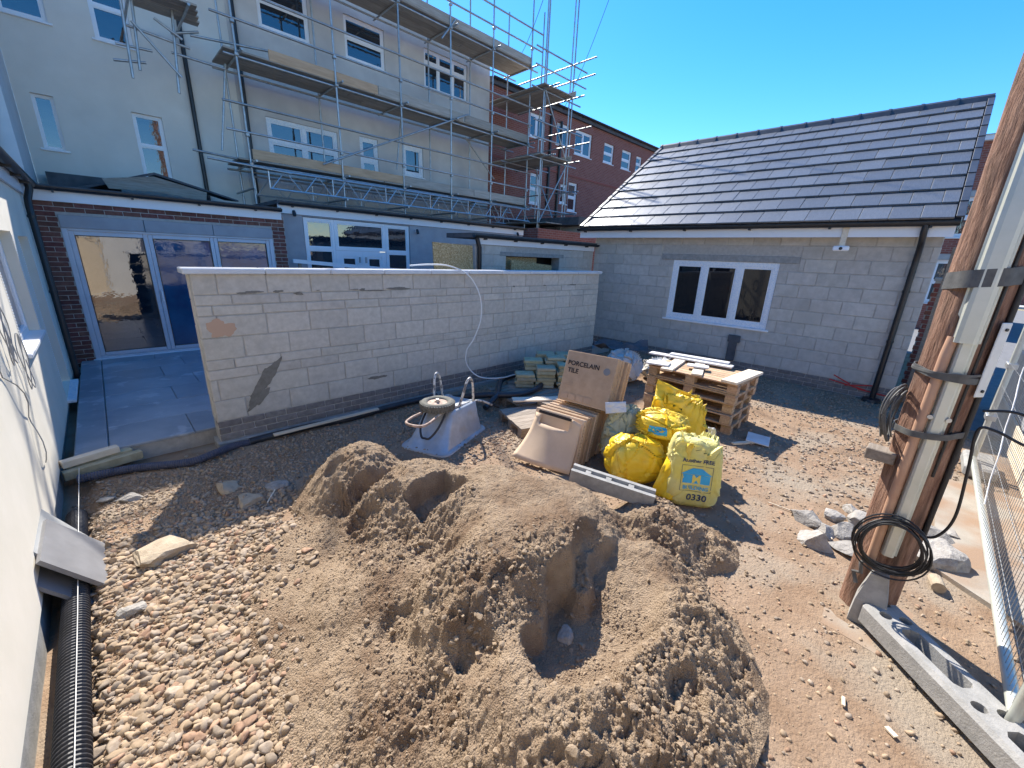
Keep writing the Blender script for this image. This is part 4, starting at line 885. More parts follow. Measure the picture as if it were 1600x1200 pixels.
# braces
def pxt(name, x0, y0, x1, y1, Y, **k): return tube_part(name, at(x0, y0, Y=Y), at(x1, y1, Y=Y), **k)
pxt('brace', 505, 257, 732, 179, YF-.08); pxt('brace', 620, 265, 626, 190, YB); pxt('brace', 727, 215, 772, 280, YB); pxt('brace', 352, 100, 347, 235, YB-.4)
pxt('brace', 690, 60, 712, 30, YF)
# left hanging bracket
YL = 10.8
for a in ((185, -20, 208, 122), (203, -20, 219, 110), (265, -20, 280, 146)): pxt('standard', *a, YL)
for a in ((177, 93, 228, 98), (180, 67, 238, 80), (195, 38, 297, 76), (268, 82, 352, 108), (267, 52, 310, 50)): pxt('ledger', *a, YL+.05)
for a in ((205, 32, 284, 121), (240, 28, 285, 62)): pxt('brace', *a, YL-.05)
for k in range(4): plank(tuple(at(205, -8, Y=10.4+k*.22))[:2]+(5.86,), tuple(at(305, 5, Y=10.4+k*.22))[:2]+(5.86,))
tube_part('transom', (1.2, 10.2, 5.8), (1.2, 11.9, 5.8)); tube_part('transom', (1.95, 10.2, 5.8), (1.95, 11.9, 5.8))
pxt('ledger', 297, 55, 420, 80, YL)
# couplers
for x in SX:
    for z in LIFT+[LIFT[0]+.53, LIFT[1]+.53, LIFT[2]+.5]: obj('coupler', MB().box((x-.035, YF-.06, z-.07), (x+.035, YF+.03, z-.01), .008), mt['steel'], sc)
# right hand return round the gable
for (x, y) in ((10.85, 9.95), (12.1, 9.95), (12.1, 11.25), (12.25, 9.95), (10.98, 10.0)): tube_part('standard', (x, y, 2.3), (x, y, 9.6 if x < 12.2 else 11.5))
for z in (4.98, 6.86):
    for k in range(6): plank((10.75+k*.235, 9.75, z+.03), (10.75+k*.235, 12.4, z+.03), .22)
    for x in (10.8, 12.05): tube_part('ledger', (x, 9.3, z-.03), (x, 12.3, z-.03))
    for y in (9.95, 11.25): tube_part('transom', (10.3, y, z-.07), (12.7, y, z-.07))
    for dz in (.5, .95): tube_part('guard_rail', (12.13, 9.0, z+dz), (12.13, 12.4, z+dz)); tube_part('guard_rail', (10.4, 9.92, z+dz), (12.9, 9.92, z+dz))
    obj('toe_board', MB().beam((12.16, 9.75, z+.12), (12.16, 12.4, z+.12), .033, .18, (0, 0, 1), .003), mt['board'], sc)
for z in (3.4, 4.1): tube_part('guard_rail', (10.4, 9.9, z), (12.8, 9.9, z)); tube_part('ledger', (12.1, 9.3, z-.05), (12.1, 12.2, z-.05))
tube_part('brace', (10.85, 9.9, 3.0), (12.1, 9.9, 4.9)); tube_part('brace', (12.1, 9.9, 5.0), (10.85, 9.9, 6.8)); tube_part('brace', (12.05, 9.98, 2.6), (12.05, 11.2, 4.8))
for k in range(4): plank((10.9+k*.24, 9.5, 2.98), (10.9+k*.24, 12.2, 2.98), .22)
tube_part('guard_rail', (10.3, 9.2, 9.0), (12.9, 9.2, 9.4)) if False else None
# ================================================================== POLE
PXc, PYc, PR = 2.84, -.135, .118
po = thing('utility_pole', 'rough brown wooden pole with galvanised cable cappings strapped to it', 'pole', (PXc, PYc, 0))
V = []; nz, na = 150, 40
for i in range(nz+1):
    z = -.2+i*(7.2/nz)
    ring = []
    for j in range(na):
        t = 2*math.pi*j/na; r = PR*(1-.012*z)+.004*math.sin(3*t+z*.8)+.0035*math.sin(7*t+z*.5)+.0022*math.sin(13*t-z*.9)+.0015*math.sin(z*9+t*2)
        for kz, kt in ((1.62, 2.6), (2.3, 2.2), (.9, 2.9), (3.0, 2.5)):
            dd = ((z-kz)/.07)**2+((t-kt)/.35)**2; r += .010*math.exp(-dd)
        ring.append((PXc+r*math.cos(t), PYc+r*math.sin(t), z))
    V.append(ring)
obj('pole_shaft', MB().loft(V), mt['pole'], po, True)
toc = Vector((-PXc, -PYc, 0)).normalized(); sidr = Vector((toc.y*-1, toc.x, 0))      # towards camera, to its right is -sidr
def pdir(a): return (toc*math.cos(a)+sidr*math.sin(a))
def on_pole(a, off, z): d = pdir(a); return Vector((PXc, PYc, z))+d*(PR*(1-.012*z)+off)
def capping(a, z0, z1, w, dpt, m_, name):
    mb = MB(); d = pdir(a); s_ = Vector((-d.y, d.x, 0)); prof = [(-w/2-.008, 0), (-w/2-.008, .004), (-w/2, .006), (-w/2+.006, dpt), (-w/4, dpt+.008), (w/4, dpt+.008), (w/2-.006, dpt), (w/2, .006), (w/2+.008, .004), (w/2+.008, 0)]
    rings = []
    for z in (z0, z1):
        b = Vector((PXc, PYc, z))+d*(PR*(1-.012*z)-.008); rings.append([b+s_*u+d*v for u, v in prof])
    mb.loft(rings); return obj(name, mb, mt[m_], po)
sg = 1                                                   # -sidr side shows on the right of the picture
capping(sg*.16, .42, 1.66, .058, .03, 'channel', 'cable_capping'); capping(sg*.10, 1.56, 6.8, .085, .042, 'channel', 'cable_capping')
obj('conduit', MB().tube([on_pole(sg*-.26, .016, .35), on_pole(sg*-.26, .016, 1.0), on_pole(sg*-.24, .016, 1.5), on_pole(sg*-.22, .006, 1.58)], .021, 10), mt['copper'], po, True)
obj('cable', MB().tube([on_pole(sg*1.2, .01, .55+i*.25) for i in range(20)], .012, 7), mt['cable'], po, True)
obj('cable', MB().tube([on_pole(sg*.62, .006, .9+i*.25) for i in range(20)], .006, 7), mt['cable'], po, True)
for z in (.62, 1.2, 1.85, 2.5, 3.1):
    for a in (sg*-.06, sg*.38): obj('bolt', MB().tube([on_pole(a, -.0, z), on_pole(a, .03, z)], .011, 8), mt['steel'], po)
def strap(z, h, off, tilt_, m_, a0=0, name='strap'):
    rings = [];
    for j in range(40):
        a = 2*math.pi*j/40; c = math.cos(a); b = on_pole(a, off+.034*math.exp(-(min(a, 2*math.pi-a)/.62)**4), z+tilt_*math.sin(a)); d = pdir(a)
        rings.append([b-d*.004-Vector((0, 0, h/2)), b-Vector((0, 0, h/2)), b+Vector((0, 0, h/2)), b-d*.004+Vector((0, 0, h/2))])
    rings.append(rings[0]); return obj(name, MB().loft(rings, (False, False)), mt[m_], po, True)
strap(1.84, .075, .009, .02, 'strap', name='tape_wrap'); strap(1.40, .03, .016, -.01, 'strap'); strap(1.415, .012, .02, .01, 'strap'); strap(1.11, .03, .016, .02, 'strap')
d = pdir(sg*1.0); mb = MB(); mb.box((-.026, -.004, -.17), (.026, .004, .17), .003, Fr((PXc, PYc, 0), Vector((-d.y, d.x, 0)), d).M(0, PR+.018, 1.49)); pl = obj('sign_plate', mb, mt['plate'], po, label='blank white plate strapped to the pole')
for z in (1.35, 1.63): obj('plate_bolt', MB().tube([on_pole(sg*1.0, .02, z), on_pole(sg*1.0, .03, z)], .007, 8), mt['black'], pl)
mb = MB(); b = on_pole(sg*.15, .0, 0)                                  # concrete bell at the foot of the capping
mb.loft([[b+Vector((x*k, y*k, z)) for x, y in ((-.075, -.07), (.075, -.07), (.09, .06), (-.09, .06))] for z, k in ((-.02, 1.1), (.14, 1.0), (.30, .55))]); obj('duct_shroud', mb, mt['conblock'], po, label='concrete shroud where the cables enter the ground')
# coils of cable on the pole
def coil(center, n_, rr, d, label, name, turns=8, tr=.0055, sag=1.15, jit=.018, m_='cable', up=Vector((0, 0, 1)), seed=1):
    g = random.Random(seed); d = d.normalized(); s_ = up.cross(d).normalized(); pts = []; N = turns*28
    ph = [g.uniform(0, 6.28) for _ in range(4)]
    for i in range(N+1):
        t = i/28*2*math.pi; k = i/N; r1 = rr*(1+jit*5*math.sin(.173*t+ph[0])+jit*4*math.sin(.37*t+ph[1])+jit*2*math.sin(1.27*t+ph[3]))
        pts.append(Vector(center)+s_*r1*math.cos(t)+up*r1*sag*math.sin(t)+d*(.02*math.sin(.61*t+ph[2])+.012*math.sin(2*t+ph[3])))
    return tag(obj(name, MB().tube(pts, tr, 6), mt[m_], None, True), label, 'cable coil')
coil(on_pole(sg*.1, .075, .50), 0, .128, pdir(sg*.1), 'thick coil of black cable tied low on the pole', 'cable_coil', 11, .0042, 1.1, .022)
coil(on_pole(-sg*1.0, .06, 1.17), 0, .075, pdir(-sg*1.6), 'slim coil of grey cable hanging on the left of the pole', 'cable_coil', 6, .0045, 1.75, m_='strap', seed=4)
tag(obj('tied_cable_end', MB().tube([on_pole(sg*-.25, .03, .36), on_pole(sg*-.4, .05, .33), on_pole(sg*-.3, .06, .28), on_pole(sg*-.55, .04, .25), on_pole(sg*-.35, .05, .2)], .01, 7), mt['strap'], None, True), 'knotted grey cable end under the black coil', 'cable')
b0_ = on_pole(sg*1.5, .03, 1.25)
rg = sidr*1.0
tag(obj('loose_cable', MB().tube(spline([b0_, b0_+rg*.10+Vector((0, 0, .02)), b0_+rg*.2+Vector((0, 0, -.02)), b0_+rg*.23+Vector((0, 0, -.09)), b0_+rg*.17+Vector((0, 0, -.12)), b0_+rg*.06+Vector((0, 0, -.08)), b0_+rg*.01+Vector((0, 0, -.1)), b0_+rg*.03+Vector((0, 0, -.3)), b0_+rg*.05+Vector((0, 0, -.55)), b0_+rg*.02+Vector((0, 0, -.68)), b0_+rg*-.04+Vector((0, 0, -.72))], 8), .0065, 7), mt['cable'], None, True), 'loose black cable looping off the right side of the pole', 'cable')
wb_ = on_pole(-sg*1.15, .03, .93)
tag(obj('timber_chock', MB().box((-.06, -.05, -.03), (.06, .05, .03), .004, Fr(tuple(wb_), sidr, toc).M()), mt['timberold']), 'small weathered timber chock fixed on the left of the pole', 'chock')
# ================================================================== HERAS FENCE
fe = thing('mesh_fence', 'temporary galvanised mesh fence panel standing along the right edge', 'fence', (4.2, -.63, 0))
FY = -.63; FX0, FX1 = 2.32, 5.75
obj('frame_tube', MB().tube([(FX0, FY, .16), (FX1, FY, .16)], .024, 10), mt['channel'], fe, True); obj('frame_tube', MB().tube([(FX0, FY, 1.75), (FX1, FY, 1.75)], .021, 10), mt['channel'], fe, True)
obj('frame_tube', MB().tube([(FX0, FY, .02), (FX0, FY, 1.8)], .021, 10), mt['channel'], fe, True); obj('frame_tube', MB().tube([(FX1, FY, .02), (FX1, FY, 1.8)], .021, 10), mt['channel'], fe, True)
obj('frame_tube', MB().tube([(FX1+.06, FY-.01, .02), (FX1+.06, FY-.01, 1.8)], .02, 10), mt['channel'], fe, True)
mb = MB(); x = FX0+.035
while x < FX1: mb.tube([(x, FY+.012, .165), (x, FY+.012, 1.75)], .0014, 4, caps=False); x += .052
z = .3
while z < 1.7: mb.tube([(FX0, FY+.009, z), (FX1, FY+.009, z)], .0018, 4, caps=False); z += .2
o = obj('wire_mesh', mb, mt['steel'], fe); o['kind'] = 'stuff'
for z in (.58, 1.08): obj('clamp', MB().box((FX1-.04, FY-.04, z-.025), (FX1+.1, FY+.03, z+.025), .006), mt['steel'], fe)
tag(obj('twisted_wire', MB().tube([(4.9+.03*math.sin(k*1.3)-k*.05, FY+.03, 1.2-k*.07) for k in range(14)], .004, 5), mt['whitecable'], None, True), 'white twisted rope tied on the mesh fence', 'rope')
# concrete fence foot by the pole
A_, B_ = Vector((2.69, -.18, 0)), Vector((2.06, -.80, 0)); ax = (B_-A_).normalized(); FT = Fr(tuple((A_+B_)/2), ax, Vector((-ax.y, ax.x, 0)))
ft = thing('fence_foot', 'grey concrete fence foot block with slots at the base of the pole', 'fence foot', (A_+B_)/2)
HL, HW, z0 = (B_-A_).length/2, .095, .02
def ftbox(u0, u1, v0, v1, a, b, bev=.012): return MB().box((u0, v0, a), (u1, v1, b), bev, FT.M())
import bmesh
bm_ = ftbox(-HL, HL, -HW, HW, z0, z0+.125, .018); fo = obj('foot_body', bm_, mt['conblock'], ft)
def cutter(shape):
    c_ = link('cutter', shape.mesh('cutter')); return c_
cm = MB()
for u in (-HL+.09, .10): 
    for v in (-.038, .038): cm.tube([FT.p(u+(.0 if v < 0 else .03), v, .07), FT.p(u+(.0 if v < 0 else .03), v, .3)], .026, 14)
for u0, u1 in ((-.27, .02), (.19, .42)): cm.box((u0, -.045, .05), (u1, .04, .3), .02, FT.M())
cm.box((-HL-.05, -.045, .09), (-HL+.035, .045, .3), .01, FT.M())
cut = cutter(cm); md = fo.modifiers.new('slots', 'BOOLEAN'); md.object = cut; md.operation = 'DIFFERENCE'; md.solver = 'EXACT'; md.use_self = True
dg = bpy.context.evaluated_depsgraph_get(); me2 = bpy.data.meshes.new_from_object(fo.evaluated_get(dg)); fo.modifiers.clear(); fo.data = me2; bpy.data.objects.remove(cut)
# second foot at far end of the panel
tag(obj('fence_foot', MB().box((5.55, -.80, .02), (6.1, -.58, .13), .02), mt['conblock']), 'far fence foot block at the end of the mesh panel', 'fence foot')
# low grey boarded fence behind the mesh
bf = thing('board_fence', 'low grey boarded fence with pale base boards behind the mesh', 'fence', (7.2, -.95, 0))
bx0 = 4.3
for k in range(32): obj('fence_board', MB().box((bx0+k*.145, -.985, .34), (bx0+k*.145+.138, -.965+.006*(k % 2), .92+.01*math.sin(k*2.1)), .003), mt['greyfence'], bf)
for z in (.04, .19): obj('base_board', MB().box((bx0-.1, -.955, z), (bx0+4.6, -.935, z+.145), .003), mt['timberpale'], bf)
for x in (bx0, bx0+1.5, bx0+3, bx0+4.5): obj('post', MB().box((x, -1.07, 0), (x+.08, -.99, .9)), mt['timberold'], bf)
# kerb beam and rubble behind pole
tag(obj('timber_sleeper', MB().beam((5.3, -.36, .06), (6.4, -.45, .07), .12, .11, b0=.008), mt['timberold']), 'dark timber sleeper lying behind the pole by the fence', 'sleeper')
tag(obj('stone_kerb', MB().beam((5.9, -.2, .05), (6.6, -.32, .05), .14, .1, b0=.01), mt['kerb']), 'pale stone kerb piece beside the dark sleeper', 'kerb piece')
# ================================================================== STREET TO THE RIGHT
road = link('road', MB().box((7.4, -60, -.3), (60, -.5, .012)).mesh('road', mt['asphalt'])); road['kind'] = 'structure'
r2 = link('road', MB().box((13.5, -.498, -.3), (60, 60, .010)).mesh('road', mt['asphalt'])); r2['kind'] = 'structure'
for x in (38.0, 38.6): tag(obj('road_marking', MB().box((x, -40, .0125), (x+.22, 6, .0165)), mt['linepaint']), None, kind='structure')
pv = link('pavement', MB().box((39.4, -60, -.2), (42, 60, .13)).mesh('pavement', mt['kerb'])); pv['kind'] = 'structure'
def street_house(name, label, X, y0, y1, h, wins, doors=(), m_='brickfar', depth=8, flat=False):
    F = Fr((X, 0, 0), (0, -1, 0), (-1, 0, 0)); t = thing(name, label, 'house', (X+1, (y0+y1)/2, 0)); u0, u1 = -y1, -y0
    obj('wall', holed(F, u0, u1, 0, h, list(wins)+list(doors), .3), mt[m_], t)
    for w in wins: window(F, t, *w, 1, 2, -.06, .08); fpart('lintel', F, w[0]-.1, w[1]+.1, .003, .02, w[3], w[3]+.18, mt['kerb'], t)
    for w in doors: fpart('door', F, *w[:2], -.12, -.07, *w[2:], mt['black'], t)
    fpart('body', F, u0, u1, -depth, -.31, 0, h, mt[m_], t)
    mb = MB(); mb.prism([F.p(u0-.2, .25, h), F.p(u0-.2, -depth/2, h+(.2 if flat else 2.4)), F.p(u0-.2, -depth-.2, h)], F.U*(u1-u0+.4)); obj('roof', mb, mt['felt'], t); fpart('eave_board', F, u0, u1, .003, .2, h-.15, h-.003, mt['fascia'], t); return t
street_house('terrace_house', 'red brick terrace house across the street at the right edge', 44, -14.5, -3.2, 9.6, [(4.6, 5.8, 1.2, 3.0), (7.4, 8.6, 1.2, 3.0), (4.6, 5.8, 5.2, 7.0), (7.4, 8.6, 5.2, 7.0), (10.5, 11.7, 1.2, 3.0), (10.5, 11.7, 5.2, 7.0)], [(9.0, 9.9, .15, 2.4)])
street_house('terrace_house', 'red brick house glimpsed between the outbuilding and the pole', 20, -.95, .9, 5.9, [(-.3, .45, 3.0, 4.2), (-.3, .45, .9, 2.3)], flat=True)
# fence/brick pier at the end of the outbuilding
bp = thing('brick_pier', 'red brick gate pier at the right corner of the outbuilding', 'pier', (8.9, -.05, 0))
PFr = Fr((8.7, -.16, 0), (0, 1, 0), (-1, 0, 0))
obj('mortar_core', MB().box((8.708, -.155, 0), (9.0, .05, 1.75)), mt['mortar'], bp); courses(PFr, bp, 0, .22, .0, [.0662]*26, .198, .008, .1, mt['redbrick2'], 'brick', bev=.003)
obj('cap', MB().box((8.68, -.18, 1.75), (9.02, .07, 1.80), .008), mt['kerb'], bp)
tag(obj('timber_post', MB().box((8.25, -.09, 0), (8.33, -.01, 2.2), .004), mt['timberold']), 'tall weathered timber post at the outbuilding corner', 'post')
# overhead wires
for (x0, y0, x1, y1, l) in ((955, -10, 880, 172, 'overhead wire crossing the sky to the red brick roof'), (852, -10, 805, 100, 'thin overhead wire beside the scaffold top')):
    a = at(x0, y0, Y=9); b = at(x1, y1, Y=12.5); tag(obj('overhead_wire', MB().tube([a+(a-b)*.6]+[a.lerp(b, k/10)-Vector((0, 0, .18*math.sin(math.pi*k/10))) for k in range(11)], .0085, 5), mt['cable'], None, True), l, 'wire')
# ================================================================== TEXT HELPER
def text_mesh(s, size, bold=0.0):
    cu = bpy.data.curves.new('txt', 'FONT'); cu.body = s; cu.size = size; cu.align_x = 'CENTER'; cu.align_y = 'CENTER'; cu.offset = bold; cu.resolution_u = 3
    o = bpy.data.objects.new('txt', cu); COL.objects.link(o); dg = bpy.context.evaluated_depsgraph_get(); dg.update()
    me = bpy.data.meshes.new_from_object(o.evaluated_get(dg)); bpy.data.objects.remove(o); return me
# ================================================================== TILE CARTONS
Wd = Vector((.14, -.99, 0)).normalized(); Dp = Vector((.99, .14, 0)).normalized(); Zu = Vector((0, 0, 1))
def carton_frame(base, lean):            # base = bottom front centre; leans away from the camera
    up = (Zu*math.cos(lean)+Dp*math.sin(lean)); dp = (Dp*math.cos(lean)-Zu*math.sin(lean)); M_ = Matrix((Wd, dp, up)).transposed().to_4x4(); M_.translation = base; return M_
def carton(base, lean, w, h, t, label, pale=False, printed=False, shift=0.0, crush=0):
    M_ = carton_frame(base, lean); c = thing('tile_carton', label, 'carton', base, 'tile cartons')
    g = random.Random(int(base.x*1e4)); mb = MB().box((-w/2, 0, 0), (w/2, t, h), .004)
    mb.v = [(a+g.uniform(-.003, .003), b+g.uniform(-.002, .002), e+g.uniform(-.004, .004)) for a, b, e in mb.v]; mb.v = [tuple(M_ @ Vector(p)) for p in mb.v]
    obj('carton_body', mb, mt['cardpale' if pale else 'card'], c)
    m2 = MB(); m2.box((-w/2+.012, t*.32, h+.0015), (w/2-.012, t*.68, h+.0030), 0, M_); obj('tape', m2, mt['cardpale'], c)
    # edge print: rows of small dark marks on the narrow side
    m3 = MB(); zz = h*.12
    while zz < h*.9:
        m3.box((w/2+.0045, t*.25, zz), (w/2+.0052, t*.55, zz+.006+g.random()*.01), 0, M_); zz += .022+g.random()*.012
    obj('edge_print', m3, mt['cardin'], c, kind='stuff')
    if printed:
        for s_, x, z, sz in (('PORCELAIN', -.066, h*.76, .064), ('TILE', -.163, h*.615, .064)):
            me = text_mesh(s_, sz, .0012); me.materials.clear(); me.materials.append(mt['print'])
            T = M_ @ Matrix(((1, 0, 0, x), (0, 0, -1, -.0065), (0, 1, 0, z), (0, 0, 0, 1))); me.transform(T); link('lettering', me, c)
        m4 = MB(); n = 24; m4.add([M_ @ Vector((w*.345+.034*math.cos(2*math.pi*i/n), -.0065, h*.72+.034*math.sin(2*math.pi*i/n))) for i in range(n)], [tuple(range(n))]); obj('sample_window', m4, mt['slabporc'], c, label='round cut out showing grey tile')
        m5 = MB()
        for k in range(3): m5.add([M_ @ Vector(p) for p in ((-w*.40, -.0065, h*(.40-.035*k)), (-w*.26, -.0065, h*(.40-.035*k)), (-w*.26, -.0065, h*(.39-.035*k)), (-w*.40, -.0065, h*(.39-.035*k)))], [(0, 1, 2, 3)])
        for k in range(4):
            u = -w*.44+k*w*.16; m5.add([M_ @ Vector(p) for p in ((u, -.0068, h*.05), (u+w*.14, -.0068, h*.05), (u+w*.14, -.0068, h*.165), (u, -.0068, h*.165))], [(0, 1, 2, 3)])
        obj('symbol_print', m5, mt['cardin'], c, kind='stuff')
    return c
# lower row, standing on edge
LB = at(845, 733, z=0.0); LB = Vector((2.72, 2.17, 0)); cw, chh = .52, .46
lab_l = ['opened tile carton with torn front panel facing the sand', 'lower tile carton second in the row behind the torn one', 'lower tile carton third in the row', 'lower tile carton fourth in the row', 'lower tile carton fifth in the row', 'lower tile carton sixth in the row', 'lower tile carton seventh in the row', 'lower tile carton eighth in the row, under the upper boxes', 'last lower tile carton against the yellow sacks']
dd = 0; lows = []
for i in range(9):
    t = .062 if i else .06; b = LB+Dp*dd+Wd*random.uniform(-.008, .008); b.z = gzf(b.x, b.y)-.005+.035
    carton(b, .27+.006*i, cw, chh, t, lab_l[i], pale=(i in (0, 3)))
    dd += t+.008
tag(obj('timber_batten', MB().beam(LB+Wd*-.16+Dp*-.02+Zu*.0, LB+Wd*-.16+Dp*.6, .05, .06), mt['timber']), 'timber batten under the left side of the lower tile cartons', 'batten')
tag(obj('timber_batten', MB().beam(LB+Wd*.16+Dp*-.02, LB+Wd*.16+Dp*.6, .05, .06), mt['timber']), 'timber batten under the right side of the lower tile cartons', 'batten')
# torn front panel of the first carton
fl = thing('torn_carton_panel', 'torn pale cardboard panel flaring out in front of the cartons', 'cardboard', LB)
pts = []; nu, nv = 14, 12; vs = []; fs = []
M_ = carton_frame(LB+Zu*.03, .20)
for j in range(nv+1):
    v = j/nv
    for i in range(nu+1):
        u = i/nu*2-1; flare = (1-v)**2; x = u*(.245+.05*flare)-.035*flare; y = -.012-.14*flare*(1-.3*u)-.02*math.cos(u*2.6); z = v*.44+.03*math.sin(u*3.1+1)*(v > .85); vs.append(M_ @ Vector((x, y, z-.03*flare)))
for j in range(nv):
    for i in range(nu):
        if j >= nv-3 and -0.72 < ((i+.5)/nu*2-1) < .62: continue
        a = j*(nu+1)+i; fs.append((a, a+1, a+nu+2, a+nu+1))
o = obj('panel', MB().add(vs, fs), mt['cardpale'], fl, True); mdf = o.modifiers.new('t', 'SOLIDIFY'); mdf.thickness = .005
o = obj('folded_rim', MB().box((-.19, -.035, .425), (.16, -.028, .452), .0, M_), mt['print'], fl, label='dark torn rim of the opened carton')
# upper leaning cartons
UB = LB+Dp*.36+Zu*.512+Wd*.08
lab_u = ['upper tile carton lettered PORCELAIN TILE at the front of the stack', 'upper tile carton right behind the lettered one', 'third upper tile carton of the leaning stack', 'fourth upper tile carton of the leaning stack', 'rearmost upper tile carton of the leaning stack']
dd = 0
for i in range(5):
    t = .05; b = UB+Dp*dd*1.0+Wd*random.uniform(-.01, .012)*i; carton(b-Zu*dd*.30, .33, .53, .50+random.uniform(-.006, .006), t, lab_u[i], printed=(i == 0)); dd += t+.006+(.02 if i == 3 else 0)
# ================================================================== YELLOW SACKS
def sack(name, label, c, size, yaw, seed, m_, e=(.55, .7), lean=(0, 0), wr=.03, n=(110, 80), cat='sack', ear=.16):
    g = random.Random(seed); nu, nv = n; vs = []; sx, sy, sz = size
    A = [(g.uniform(2, 7), g.uniform(2, 7), g.uniform(2, 7), g.uniform(0, 6.28), g.uniform(.3, 1)) for _ in range(14)]
    sg_ = lambda w_, p: math.copysign(abs(w_)**p, w_)
    U_, V_ = np.meshgrid(2*np.pi*np.arange(nu)/nu, -np.pi/2+np.pi*np.arange(nv+1)/nv); spw = lambda w_, p: np.sign(w_)*np.abs(w_)**p
    cv = spw(np.cos(V_), e[1]); X_, Y_, Z_ = cv*spw(np.cos(U_), e[0]), cv*spw(np.sin(U_), e[0]), spw(np.sin(V_), e[1]); Q = np.stack([X_, Y_, Z_], -1).reshape(-1, 3); k = np.zeros(len(Q)); rs = np.random.default_rng(seed)
    for cnt, amp, wd2 in ((16, 1.0, .16), (46, .55, .09), (130, .14, .06)):            # crumple: creased cells at three sizes
        C_ = rs.normal(size=(cnt, 3)); C_ = C_/np.abs(C_).max(1)[:, None]; D_ = np.linalg.norm(Q[:, None]-C_[None], axis=2); o2 = np.sort(D_, 1); ci = D_.argmin(1)
        k += amp*(rs.uniform(-.5, .5, cnt)[ci]*np.clip((o2[:, 1]-o2[:, 0])/wd2, 0, 1)+np.where(rs.random(cnt)[ci]+rs.random(cnt)[D_.argsort(1)[:, 1]] > 1.0, .7, -.8)*np.exp(-(o2[:, 1]-o2[:, 0])/(wd2*.3)))
    k = 1+wr*2.6*k; z2 = Q[:, 2]*sz/2*np.where(Q[:, 2] > -.5, k, 1)+sz/2; sl2 = 1+.06*(1-Q[:, 2])-.10*np.maximum(Q[:, 2], 0)
    z2 = z2+ear*sz*np.maximum(Q[:, 2], 0)**1.5*np.abs(Q[:, 0])**5
    x2, y2 = Q[:, 0]*sx/2*k*sl2+lean[0]*z2, Q[:, 1]*sy/2*k*sl2+lean[1]*z2; vs = [tuple(p) for p in np.stack([x2, y2, z2], -1)]
    fs = [(j*nu+i, j*nu+(i+1) % nu, (j+1)*nu+(i+1) % nu, (j+1)*nu+i) for j in range(nv) for i in range(nu)]
    M2 = Matrix.Translation(c) @ Matrix.Rotation(yaw, 4, 'Z'); vs = [M2 @ Vector(p) for p in vs]
    t = thing(name, label, cat, c, 'yellow building sacks'); mb = MB().add(vs, fs); o = obj('sack_body', mb, mt[m_], t, True); return t, o, mb
def decal(bvh, F, pts2, faces, parent, name, m_, off=.003):   # flat shape pressed on to a surface along -F.N
    vs = []
    for u, z in pts2:
        p = F.p(u, 0, z); h = bvh.ray_cast(p, -F.N)
        vs.append((h[0]+F.N*off) if h[0] else p-F.N*.3)
    return obj(name, MB().add(vs, faces), mt[m_], parent)
def decal_text(bvh, F, s, u, z, size, parent, m_, bold=.001, off=.004, rot=0):
    me = text_mesh(s, size, bold); c, s2 = math.cos(rot), math.sin(rot)
    for v in me.vertices:
        a, b = v.co.x*c-v.co.y*s2+u, v.co.x*s2+v.co.y*c+z; p = F.p(a, 0, b); h = bvh.ray_cast(p, -F.N); v.co = (h[0]+F.N*off) if h[0] else p-F.N*.35
    me.materials.clear(); me.materials.append(mt[m_]); link('lettering', me, parent)
cr, cw_ = Vector((.715, -.698, 0)).normalized(), Vector((.698, .715, 0)).normalized()      # right of view, away from view
yawv = math.atan2(cr.y, cr.x)
# back upright sack with open mouth
t3, o3, m3 = sack('yellow_sack', 'tall yellow woven sack standing at the back of the sack group', Vector((3.62, 1.42, .0)), (.46, .26, .70), yawv-.35, 3, 'yellow', (.55, .5), (0, .05), .06, ear=.22)
t1, o1, m1 = sack('yellow_sack', 'bulging pale yellow sack at the front left of the sack group', Vector((3.06, 1.50, .0)), (.46, .36, .42), yawv+.1, 11, 'yellow', (.75, .75), (0, 0), .062)
t4, o4, m4 = sack('grey_yellow_sack', 'dull grey yellow sack leaning beside the cartons', Vector((3.24, 1.76, .0)), (.36, .28, .56), yawv+.25, 17, 'greysack', (.7, .7), (.12, .1), .07)
t2, o2, m2b = sack('printed_sack', 'yellow sack printed with a blue house logo at the front right', Vector((3.13, 1.03, -.02)), (.37, .27, .56), yawv-.18, 23, 'yellowpale', (.45, .5), (0, .08), .05, (130, 96), ear=.2)
t5, o5, m5b = sack('crumpled_sack', 'crumpled yellow sack with a blue stripe on top of the others', Vector((3.32, 1.42, .38)), (.40, .30, .22), yawv-.5, 29, 'yellow', (.8, .7), (0, 0), .085)
bv = BVHTree.FromPolygons([Vector(p) for p in m2b.v], m2b.f)
fdir = -(Matrix.Rotation(-.18, 3, 'Z') @ cw_); fu = Vector((-fdir.y, fdir.x, 0)); SF = Fr(tuple(Vector((3.13, 1.03, 0.02))+fdir*.5), fu, fdir)
sq = lambda u0, u1, z0, z1, n=6: ([(u0+(u1-u0)*i/n, z0+(z1-z0)*j/n) for j in range(n+1) for i in range(n+1)], [(j*(n+1)+i, j*(n+1)+i+1, (j+1)*(n+1)+i+1, (j+1)*(n+1)+i) for j in range(n) for i in range(n)])
for a in ((-.115, .115, .335, .338), (-.115, .115, .128, .131), (-.115, -.112, .131, .335), (.112, .115, .131, .335)): decal(bv, SF, *sq(*a), t2, 'print_line', 'navy', .0035)
decal(bv, SF, *sq(-.10, .10, .195, .265), t2, 'house_logo', 'blueprint', .003)
